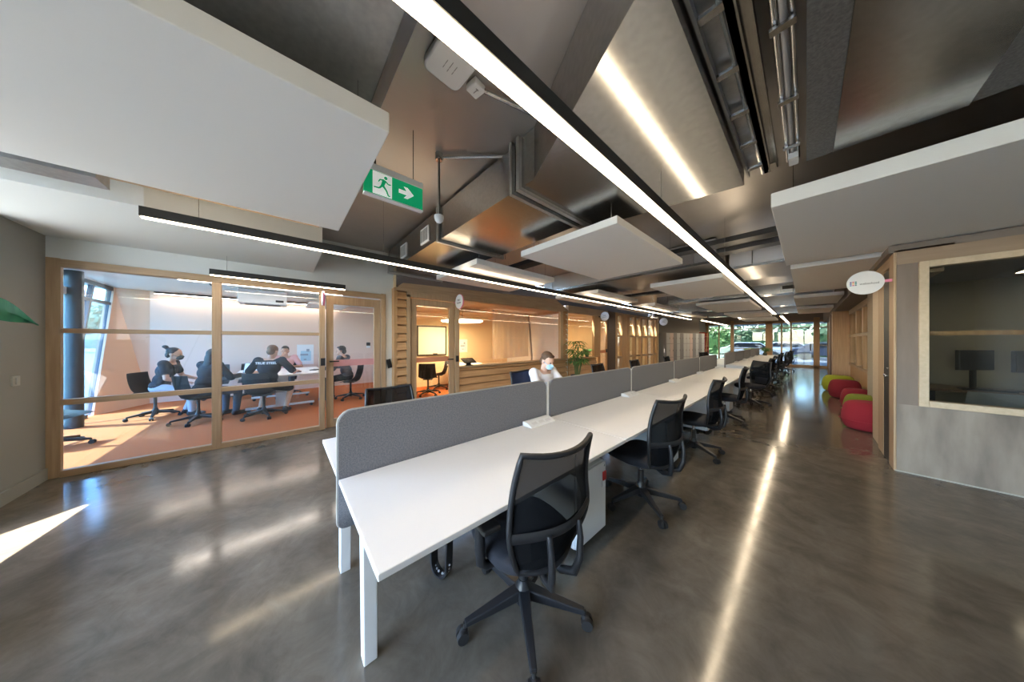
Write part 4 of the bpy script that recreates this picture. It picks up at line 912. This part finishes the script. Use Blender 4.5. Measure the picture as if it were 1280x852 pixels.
# ------------------------------------------------------------------ right-hand office
t=thing('office_desk','brown wooden desk seen through the right-hand window','desk',(2.0,7.75,0)); b=B(); b.box((-1.1,-.35,.70),(1.1,.35,.735)); b.obj('desktop',mat('walnut_top',(.20,.12,.075),.45,col2=(.27,.17,.11),scale=4,stretch=(.5,8,8)),t,bevel=.004)
for x in(-.75,.2,.8):
    b=B(); b.box((x-.06,-.28,0),(x+.06,.28,.70)); b.obj('leg',blackbox,t,bevel=.004)
b=B(); b.box((-.75,-.02,.05),(.8,.02,.10)); b.obj('stretcher',blackbox,t)
for i,(x,l) in enumerate(((1.67,'left of two dark monitors on the right-hand office desk'),(2.07,'right of two dark monitors on the right-hand office desk'))):
    t=thing('monitor',l,'monitor',(x,7.75,.735),R(48),'office monitors'); b=B(); b.box((-.26,-.02,.28),(.26,.02,.58)); b.obj('case',black_pl,t,bevel=.006); b=B(); b.box((-.25,-.022,.29),(.25,-.0205,.57)); b.obj('screen',screen_m,t); b=B(); b.box((-.03,0,.0),(.03,.03,.30)); b.obj('stand_neck',black_pl,t); b=B(); b.box((-.12,-.09,0),(.12,.09,.012)); b.obj('stand_foot',black_pl,t,bevel=.003)
strip(1.9,5.9,7.4,2.36,'added light bar brightening the right-hand office',w=.07,h=.05,wires=(),up=False,lm=mat('led_office_fill',(1,.9,.75),.5,emit=9,ecol=(1,.85,.65)))  # bar added to lift the dim office interior
t=thing('headset','black headset lying at the left end of the right-hand office desk','headset',(1.18,7.72,.735)); b=B(); b.tube([(-.08*math.cos(a),.02,.035+.06*math.sin(a)) for a in [PI*k/10 for k in range(11)]],.008,8); b.obj('headband',black_pl,t,smooth=True)
for s in(-1,1): 
    b=B(); b.cyl((s*.08-.015,.02,.04),(s*.08+.015,.02,.04),.04,n=16); b.obj('ear_cup',black_rub,t,smooth=True)
t=thing('keyboard','dark keyboard on the right-hand office desk below the left monitor','keyboard',(1.72,7.55,.735)); b=B(); b.box((-.2,-.06,0),(.2,.06,.018)); b.obj('case',black_pl,t,bevel=.004)
b=B()
for i in range(4):
    for j in range(13): b.box((-.19+j*.029,-.052+i*.026,.018),(-.166+j*.029,-.03+i*.026,.022))
b.obj('keys',screen_m,t)
t=shell_chair('pale backed shell chair below the right-hand office window',(1.42,6.3,0),R(10),'office chairs behind the window'); 
for c in t.children:
    if c.name.startswith('shell'): c.data.materials[0]=mat('pale_grey_shell',(.34,.35,.36),.5)
dup(c1,'dark mesh chair before the right monitor in the right-hand office',(2.15,6.75,0),R(-8))
for c in list(bpy.data.objects): pass
# ------------------------------------------------------------------ plants
def blade(b,p,dirn,L,w,droop,n=7):
    p=V(p);d=V(dirn).normalized();side=d.cross(V((0,0,1)));side=side.normalized() if side.length>.01 else V((1,0,0))
    prev=None;pos=p.copy()
    for i in range(n+1):
        k=i/n; ww=w*math.sin(PI*(.08+.9*k))**.8
        a=b.bm.verts.new(pos-side*ww/2);c=b.bm.verts.new(pos+V((0,0,-ww*.18)));e=b.bm.verts.new(pos+side*ww/2)
        if prev: b.bm.faces.new((prev[0],prev[1],c,a)); b.bm.faces.new((prev[1],prev[2],e,c))
        prev=(a,c,e); d=(d+V((0,0,-droop/n))).normalized(); pos=pos+d*L/n
def palm(label,loc,h,rad,pot_h,pot_r,nf=16,name='potted_palm',lm=leaf):
    t=thing(name,label,'plant',loc,0)
    b=B(); b.lathe([(pot_r*.75,0),(pot_r*.8,.01),(pot_r,pot_h*.95),(pot_r,pot_h),(pot_r*.9,pot_h),(pot_r*.88,pot_h*.9),(.01,pot_h*.88)],20); b.obj('pot',potm,t,smooth=True)
    b=B(); st=B()
    for k in range(nf):
        a=2*PI*k*.381966*1.0+random.random()*.4; zz=pot_h+ (h-pot_h)*random.uniform(.35,.92); lean=random.uniform(.15,.5)*rad
        base=V((.3*pot_r*math.cos(a),.3*pot_r*math.sin(a),pot_h*.9)); top=V((lean*math.cos(a),lean*math.sin(a),zz))
        st.tube([base,(base+top)/2+V((0,0,.05)),top],[.010,.008,.005],6)
        for j in range(8):
            aa=a+R(-110+220*j/7); el=.5-.25*abs(j-3.5)/3.5
            blade(b,top,(math.cos(aa),math.sin(aa),el),rad*random.uniform(.5,.75),.045,1.3,5)
    b.obj('foliage',lm,t,smooth=True); st.obj('stems',mat('stem_green',(.10,.14,.04),.6) if 'stem_green' not in MATS else MATS['stem_green'],t,smooth=True)
    return t
palm('tall potted lady palm standing before the timber rooms',(-4.62,6.75,0),1.55,.50,.42,.20,20)
t=palm('small dark plant on the second room window sill',(-5.05,7.95,.90),.30,.22,.10,.07,7,'potted_plant')
for i,(x,y) in enumerate(((-1.9,17.9),(-1.35,18.1))): palm('low leafy plant on the far row end, %s'%['left of two','right of two'][i],(x,y,DZ),.42,.30,.13,.09,9,'potted_plant')
# big leaf entering from the left: a strelitzia standing just outside the frame
t=thing('strelitzia','green strelitzia leaf reaching in at the left edge of the photo','plant',(-2.35,-1.55,0))
b=B(); b.lathe([(.13,0),(.14,.01),(.18,.34),(.17,.35),(.15,.32),(.01,.31)],20); b.obj('pot',potm,t,smooth=True)
b=B(); b.tube([(0,0,.3),(-.14,.10,.9),(-.437,.383,1.635)],[.014,.011,.007],8); b.tube([(0,0,.3),(.1,-.05,.9),(.25,-.2,1.45)],[.014,.011,.007],8); b.obj('stems',MATS['stem_green'],t,smooth=True)
b=B()
def lf(u,v):
    p=V((-.437,.383,1.635)).lerp(V((-.437,.553,1.535)),u)+V((0,0,.022*math.sin(u*PI))); wd=.058*math.sin(PI*min(1,.12+.88*u)**.8)*(1-u**6)+.002
    return p+V((.02*(2*v-1)*0-.018*(1-abs(2*v-1)),-.012*(1-abs(2*v-1)),wd*(2*v-1)))
b.grid(lf,12,4,.002); b.obj('leaf',leaf_d,t,smooth=True); b=B(); blade(b,(.25,-.2,1.44),(.5,-.4,.6),.5,.14,1.2,10); b.obj('leaf',leaf_d,t,smooth=True)

# ------------------------------------------------------------------ people
def remesh(b,name,vox,sm=6):
    me=b.mesh(name); o=bpy.data.objects.new(name,me); C.objects.link(o)
    k=o.modifiers.new('r','REMESH'); k.mode='VOXEL'; k.voxel_size=vox
    k=o.modifiers.new('s','SMOOTH'); k.factor=.5; k.iterations=sm
    bpy.context.view_layer.update()
    m2=bpy.data.meshes.new_from_object(o.evaluated_get(bpy.context.evaluated_depsgraph_get())); m2.name=name
    bpy.data.objects.remove(o); bpy.data.meshes.remove(me)
    for p in m2.polygons: p.use_smooth=True
    return m2
def mk(me,name,m,parent):
    me.materials.clear(); me.materials.append(m); o=bpy.data.objects.new(name,me); C.objects.link(o); o.parent=parent; return o
def ik(a,t,l1,l2,pole):
    a=V(a);t=V(t);d=t-a;L=min(d.length,(l1+l2)*.995);dn=d.normalized();t=a+dn*L
    k=(l1*l1-l2*l2+L*L)/(2*L);h=math.sqrt(max(0,l1*l1-k*k));p=V(pole);p=(p-dn*p.dot(dn)).normalized()
    return a+dn*k+p*h,t
def hand(b,w,d,palm_n,curl,side):
    d=V(d).normalized();n=V(palm_n);n=(n-d*n.dot(d)).normalized();s=d.cross(n)*side
    mxx=M((( s.x,d.x,n.x,0),(s.y,d.y,n.y,0),(s.z,d.z,n.z,0),(0,0,0,1)))
    b.sph(w+d*.045,(.040,.050,.017),mxx,12,8)
    for i,(off,L) in enumerate(((-.030,.062),(-.010,.074),(.010,.070),(.029,.056))):
        p=w+d*.085+s*off; p1=p+(d*math.cos(curl*.5)+n*math.sin(curl*.5))*L*.5; p2=p1+(d*math.cos(curl*1.4)+n*math.sin(curl*1.4))*L*.5
        b.cap(w+d*.05+s*off*.8,p,.010,.0095,8); b.cap(p,p1,.0095,.0085,8); b.cap(p1,p2,.0085,.007,8)
    p=w+d*.022-s*.030; p1=p+(d*.6-s*.7+n*.3).normalized()*.036; p2=p1+(d*.9-s*.25+n*.35).normalized()*.032
    b.cap(w+d*.02-s*.012,p,.014,.012,8); b.cap(p,p1,.012,.010,8); b.cap(p1,p2,.010,.008,8)
def person(label,loc,rz,lean=.15,head_pitch=.2,head_yaw=0,hands=None,feet=None,skin=skin1,top=tee_w,sleeve=.6,legs=jeans,hair=hair1,hair_style='short',mask=None,hipz=.56,palm=(0,0,-1),scale=1.0,knees=None,shorts=False):
    t=thing('person',label,'person',loc,rz)
    hip=V((0,0,hipz)); up=V((0,math.sin(lean),math.cos(lean))); fw=V((0,math.cos(lean),-math.sin(lean)))
    S=lambda k,x=0,f=0: hip+up*k+V((x,0,0))+fw*f
    TM=M(((1,0,0,0),(0,fw.y,up.y,0),(0,fw.z,up.z,0),(0,0,0,1)))
    hands=hands or [(-.2,.42,.76),(.2,.42,.76)]; feet=feet or [(-.13,.42,.07),(.13,.42,.07)]
    sh=[S(.475,-.185,-.01),S(.475,.185,-.01)]; el=[];wr=[]
    for i,s in((0,-1),(1,1)):
        e,w=ik(sh[i],hands[i],.29,.26,(s*.7,-.5,-.7)); el.append(e); wr.append(w)
    hj=[hip+V((-.09,.02,-.0)),hip+V((.09,.02,-.0))]; kn=[];an=[]
    for i,s in((0,-1),(1,1)):
        k,a=ik(hj[i],feet[i],.43,.42,(s*.12,.7,.7)); kn.append(k);an.append(a)
    hc=S(.50)+V((0,.0,0)); hm=M.Rotation(head_yaw,4,'Z')@M.Rotation(-head_pitch,4,'X')
    neck=S(.49,0,-.01); hd=neck+V((0,.015+.05*math.sin(lean),.0))+ (up*.6+V((0,0,.4))).normalized()*.085
    H=lambda x,y,z: hd+(hm@V((x,y,z)))
    HC=H(0,.015,.085)
    b=B()
    b.sph(S(.02),(.165,.115,.105),TM).sph(S(.16),(.142,.102,.14),TM).sph(S(.34),(.165,.115,.15),TM).sph(S(.42,0,.005),(.17,.095,.09),TM)
    b.cap(S(.44),hd+V((0,0,.02)),.058,.052)
    for i,s in((0,-1),(1,1)):
        b.sph(sh[i],.062); b.cap(S(.46,s*.08),sh[i],.06,.055)
        b.cap(sh[i],el[i],.050,.040); b.cap(el[i],wr[i],.040,.027)
        d=(wr[i]-el[i]).normalized(); hand(b,wr[i],(d+V((0,.5,-.1))*.4),palm,.6,s)
        b.cap(hj[i],kn[i],.082,.056); b.cap(kn[i],an[i],.055,.036); b.cap(an[i]+V((0,-.02,-.02)),an[i]+V((0,.13,-.04)),.036,.026)
    # head
    b.sph(HC+(hm@V((0,-.01,.02))),(.077,.097,.095),hm,20,14).sph(H(0,.045,.045),(.060,.055,.075),hm,16,10).sph(H(0,.072,-.005),(.035,.028,.026),hm,12,8)
    b.cap(H(0,.108,.075),H(0,.122,.045),.010,.014,8); b.sph(H(0,.098,.020),(.024,.012,.009),hm,10,6); b.sph(H(0,.088,.098),(.05,.018,.012),hm,12,6)
    for s in(-1,1): b.sph(H(s*.076,-.005,.065),(.012,.022,.032),hm,10,8)
    mk(remesh(b,'body',.0065,4),'body',skin,t)
    for s in(-1,1):
        e=B(); e.sph(H(s*.031,.094,.080),(.013,.008,.008),hm,10,8); mk(e.mesh('eye'),'eye',eye_m,t)
    # clothes
    b=B(); g=.014
    b.sph(S(.04),(.165+g,.115+g,.10+g),TM).sph(S(.16),(.145+g,.106+g,.14),TM).sph(S(.34),(.168+g,.118+g,.15),TM).sph(S(.42,0,.005),(.17+g,.097+g,.075),TM)
    for i,s in((0,-1),(1,1)):
        b.sph(sh[i],.062+g); b.cap(S(.445,s*.08),sh[i],.058+g*.5,.057+g)
        if sleeve<=1: b.cap(sh[i],sh[i].lerp(el[i],sleeve),.052+g,.050+g)
        else:
            b.cap(sh[i],el[i],.052+g,.043+g); b.cap(el[i],el[i].lerp(wr[i],.9),.043+g,.034+g)
    mk(remesh(b,'shirt',.010,5),'shirt',top,t)
    b=B(); b.sph(S(.0),(.172,.122,.108),TM)
    for i in(0,1):
        if shorts: b.cap(hj[i],kn[i].lerp(hj[i],.12),.095,.075)
        else: b.cap(hj[i],kn[i],.092,.068); b.cap(kn[i],an[i]+V((0,0,.03)),.066,.052)
    mk(remesh(b,'trousers',.011,5),'trousers',legs,t)
    for i in(0,1):
        b=B(); b.cap(an[i]+V((0,-.03,-.028)),an[i]+V((0,.15,-.034)),.044,.036); b.cap(an[i]+V((0,-.01,.01)),an[i]+V((0,.04,-.02)),.045,.04); mk(remesh(b,'shoe',.009,3),'shoe',shoe_m,t)
    # hair
    b=B()
    if hair_style=='long':
        b.sph(HC+(hm@V((0,-.018,.03))),(.090,.108,.098),hm,20,12); b.sph(H(0,-.055,.0),(.088,.062,.15),hm,16,10)
        for s in(-1,1): b.sph(H(s*.07,-.01,.0),(.028,.05,.14),hm,12,8)
        b.sph(H(0,-.075,-.12),(.085,.05,.12),hm,14,8)
    else:
        b.sph(HC+(hm@V((0,-.028,.045))),(.082,.094,.082),hm,20,12); b.sph(H(0,-.058,.06),(.068,.050,.066),hm,14,8)
        for s in(-1,1): b.sph(H(s*.072,-.005,.115),(.014,.032,.03),hm,10,6)
        if hair_style=='short': b.sph(H(0,.055,.165),(.058,.04,.026),hm,12,8)
        if hair_style=='bun':
            b.cap(H(0,-.085,.155),H(0,-.105,.185),.022,.03); b.sph(H(0,-.125,.205),(.036,.044,.032),hm,12,8)
    mk(remesh(b,'hair',.009,3),'hair',hair,t)
    if mask:
        b=B(); b.sph(H(0,.078,.022),(.058,.056,.050),hm,20,12); b.cap(H(0,.118,.060),H(0,.13,.045),.012,.014)
        me=remesh(b,'mask',.008,3); mk(me,'face_mask',mask,t)
        for s in(-1,1):
            b=B(); b.tube([H(s*.055,.07,.045),H(s*.075,.035,.06),H(s*.083,.0,.075)],.003,6); b.obj('mask_strap',mask,t)
    if scale!=1: t.scale=(scale,)*3
    return t,TM,S
person('man in a white T-shirt and pale blue face mask seated behind the desk screen',(-2.62,2.86,0),R(-94),.2,.38,.12,[(-.16,.50,.79),(.18,.50,.79)],None,skin1,tee_w,.75,jeans,hair1,'short',mask_b,.53)
person('person with dark topknot and dark mask in profile in the meeting room',(-8.15,-1.75,0),R(-8),.28,.15,0,[(-.12,.42,.70),(.16,.40,.66)],[(-.15,.30,.07),(.15,.46,.07)],skin2,tee_b,.6,jeans_l,hair2,'bun',mask_k,.56)
person('person with long dark hair seen from behind in the meeting room',(-7.27,-1.08,0),R(40),.25,.1,0,[(-.2,.45,.78),(.2,.45,.78)],None,skin1,tee_b,2,jeans,hair2,'long',None,.54)
_,TM,S=person('man in a black T-shirt with white back print seen from behind in the meeting room',(-6.93,-.23,0),R(66),.30,.35,0,[(-.3,.42,.79),(.3,.42,.79)],[(-.2,.22,.07),(.2,.22,.07)],skin1,tee_b,.85,tee_b,hair3,'short',None,.56,shorts=True,scale=1.04)
tt=_
text('back_print','TRUE STEEL',.062,paper,tt,S(.40,0,-.128),(PI/2-.30+PI*0,0,0),.003,bold=True)
person('man in a pink shirt, hand raised to his face, across the meeting table',(-9.25,.08,0),R(-95),.30,.1,-.15,[(-.2,.38,.79),(.05,.36,1.06)],None,skin2,tee_p,.7,jeans,hair2,'short',None,.56,palm=(0,-1,0))
person('man in a grey top seated behind the glass door of the meeting room',(-7.66,1.24,0),R(148),.22,.1,0,[(-.2,.42,.79),(.2,.42,.79)],None,skin1,tee_g,2,tee_b,hair2,'short',None,.56)
# blue task chair behind the man
bc=dup(c1,'navy blue backed chair holding the man in the white T-shirt',(-2.66,2.78,0),R(-84))
for c in bc.children:
    if c.name.split('.')[0] in('backrest_mesh','seat'):
        c.data=c.data.copy(); c.data.materials[0]=navy
#@@OUT
# ------------------------------------------------------------------ outdoors
struct(B().box((-200,-200,-.3),(200,200,-.14)).obj('ground',ground_m))
t=B(); t.box((-30,22.3,-.14),(30,60,-.06)); struct(t.obj('ground',asphalt))
def hedge(label,x0,x1,y,z0,h,n,name='hedge'):
    b=B(); rnd=random.Random(41)
    for k in range(n):
        x=rnd.uniform(x0,x1);z=z0+h*rnd.random()**.8;yy=y+rnd.uniform(-.8,.8);s=rnd.uniform(.18,.4)
        d=V((rnd.gauss(0,1),rnd.gauss(0,1),rnd.gauss(0,1))).normalized();e=d.orthogonal().normalized();f=d.cross(e)
        c=V((x,yy,z)); b.bm.faces.new([b.bm.verts.new(c+e*s),b.bm.verts.new(c+f*s*.6),b.bm.verts.new(c-e*s),b.bm.verts.new(c-f*s*.6)])
    t=thing(name,label,'hedge'); o=b.obj('foliage',hedge_m,t); b=B(); b.box((x0,y-.5,z0-.1),(x1,y+.5,z0+h*.75)); b.obj('core',mat('hedge_core',(.03,.07,.02),.9) if 'hedge_core' not in MATS else MATS['hedge_core'],t); return t
hedge('clipped green hedge behind the parked cars beyond the far glazing',-16,8,38,-.1,3.3,2200)
def tree(label,x,y,h,r,n=700):
    t=thing('tree',label,'tree',(x,y,-.14)); rnd=random.Random(int(x*7+y)); b=B(); b.cyl((0,0,0),(0,0,h*.6),.25,.12); b.obj('trunk',wood_p,t,smooth=True); b=B()
    for k in range(n):
        d=V((rnd.gauss(0,1),rnd.gauss(0,1),rnd.gauss(0,.7))).normalized()*r*rnd.random()**.4; c=d+V((0,0,h*.68)); s=rnd.uniform(.25,.55)
        dd=V((rnd.gauss(0,1),rnd.gauss(0,1),rnd.gauss(0,1))).normalized();e=dd.orthogonal().normalized();f=dd.cross(e)
        b.bm.faces.new([b.bm.verts.new(c+e*s),b.bm.verts.new(c+f*s*.6),b.bm.verts.new(c-e*s),b.bm.verts.new(c-f*s*.6)])
    b.obj('crown',hedge_m,t)
for i,(x,y,h,r) in enumerate(((-11,44,9,3.2),(-4,47,9,3.3),(3,45,10,3.4),(9.5,43,8,3.0))): tree('bright green tree behind the hedge, %s from the left'%['first','second','third','fourth'][i],x,y,h,r)
struct(B().box((-8,22.15,2.62),(6,27,2.72)).obj('ceiling',mat('canopy_grey',(.42,.46,.50),.8)),'grey canopy outside the far glazing')
def car(label,x,y,rz,m):
    t=thing('car',label,'car',(x,y,-.06),rz,'parked cars')
    b=B(); b.prism([(-2.1,.35),(2.1,.35),(2.15,.65),(2.0,.85),(1.1,.92),(.55,1.38),(-1.0,1.42),(-1.7,.98),(-2.1,.9),(-2.15,.6)],-.85,.85,'y'); b.obj('body',m,t,bevel=.08,seg=3)
    b=B(); b.prism([(1.0,.95),(.52,1.33),(-.95,1.36),(-1.55,1.0)],-.86,.86,'y'); b.obj('windows',screen_m,t)
    for sx in(-1.35,1.35):
        for sy in(-.8,.8): b=B(); b.cyl((sx,sy-.1,.32),(sx,sy+.1,.32),.32,n=20); b.obj('wheel',black_rub,t,smooth=True)
car('silver car parked left of the far door',-3.2,31,R(8),carw); car('dark navy car parked behind the far door glass',1.4,32,R(-6),carb); car('silver car parked behind the dark one',-1.0,35.0,R(5),carw)
t=thing('round_table','pale yellow round table outside the far glazing','table',(-.85,23.6,-.06)); b=B(); b.lathe([(.55,.62),(.58,.64),(.58,.66)],28); b.obj('tabletop',yellow,t,smooth=True); b=B(); b.cyl((0,0,0),(0,0,.62),.04); b.obj('column',chrome,t,smooth=True); b=B(); b.lathe([(.25,0),(.25,.015),(.05,.03)],20); b.obj('foot',chrome,t,smooth=True)
# distant trees and building beyond the meeting room facade
for i,(x,y,h,r) in enumerate(((-62,-17,6.5,2.3),(-67,-22,7,2.6),(-72,-27.5,6,2.5),(-57,-12,5.5,2.3))): tree('distant dark tree beyond the meeting room facade, %s from the left'%['fourth','third','second','first'][i],x,y,h,r,500)
t=thing('building','distant low block beyond the trees outside the meeting room','building',(-110,-33,-.14)); b=B(); b.box((-6,-6,0),(6,6,9)); b.obj('walls',tan_b,t); b=B(); b.box((-2,-3,9),(2,3,11)); b.obj('roof_block',tan_b,t); b=B()
for k in range(4): b.box((6,-5+k*2.6,3),(6.05,-3.6+k*2.6,4.6)); 
b.obj('windows',screen_m,t)

# ------------------------------------------------------------------ light
W=bpy.data.worlds.new('world'); SC.world=W; W.use_nodes=True; nt=W.node_tree; bg=nt.nodes['Background']
sk=nt.nodes.new('ShaderNodeTexSky'); sk.sky_type='NISHITA'; sk.sun_disc=False; sk.sun_elevation=R(60); sk.sun_rotation=R(185); sk.air_density=1.0; sk.dust_density=.6; sk.ozone_density=1.5
nt.links.new(sk.outputs[0],bg.inputs[0]); bg.inputs[1].default_value=3.8
sun=bpy.data.lights.new('sun','SUN'); sun.energy=42; sun.angle=R(.6); sun.color=(1,.93,.82); so=bpy.data.objects.new('sun',sun); C.objects.link(so)
so.rotation_euler=V((.25,.47,-.88)).to_track_quat('-Z','Y').to_euler()
def portal(loc,rot,sx,sy):
    l=bpy.data.lights.new('window_portal','AREA'); l.shape='RECTANGLE'; l.size=sx; l.size_y=sy; l.cycles.is_portal=True
    o=bpy.data.objects.new('window_portal',l); C.objects.link(o); o.location=loc; o.rotation_euler=rot
portal((-.73,-4.62,1.45),(PI/2,0,0),3.5,2.8); portal((-3.62,-2.03,2.18),(PI/2,0,0),2.2,1.5); portal((-7.4,-2.9,1.3),(PI/2,0,0),4.0,2.5); portal((-1.9,22.12,1.3),(-PI/2,0,0),5.3,2.5)
SC.cycles.max_bounces=10; SC.cycles.diffuse_bounces=5; SC.cycles.glossy_bounces=4; SC.cycles.transparent_max_bounces=16; SC.cycles.sample_clamp_indirect=6; SC.cycles.caustics_reflective=False; SC.cycles.caustics_refractive=False
SC.view_settings.view_transform='Standard'; SC.view_settings.look='None'; SC.view_settings.exposure=.3; SC.view_settings.gamma=1; SC.view_settings.use_curve_mapping=False
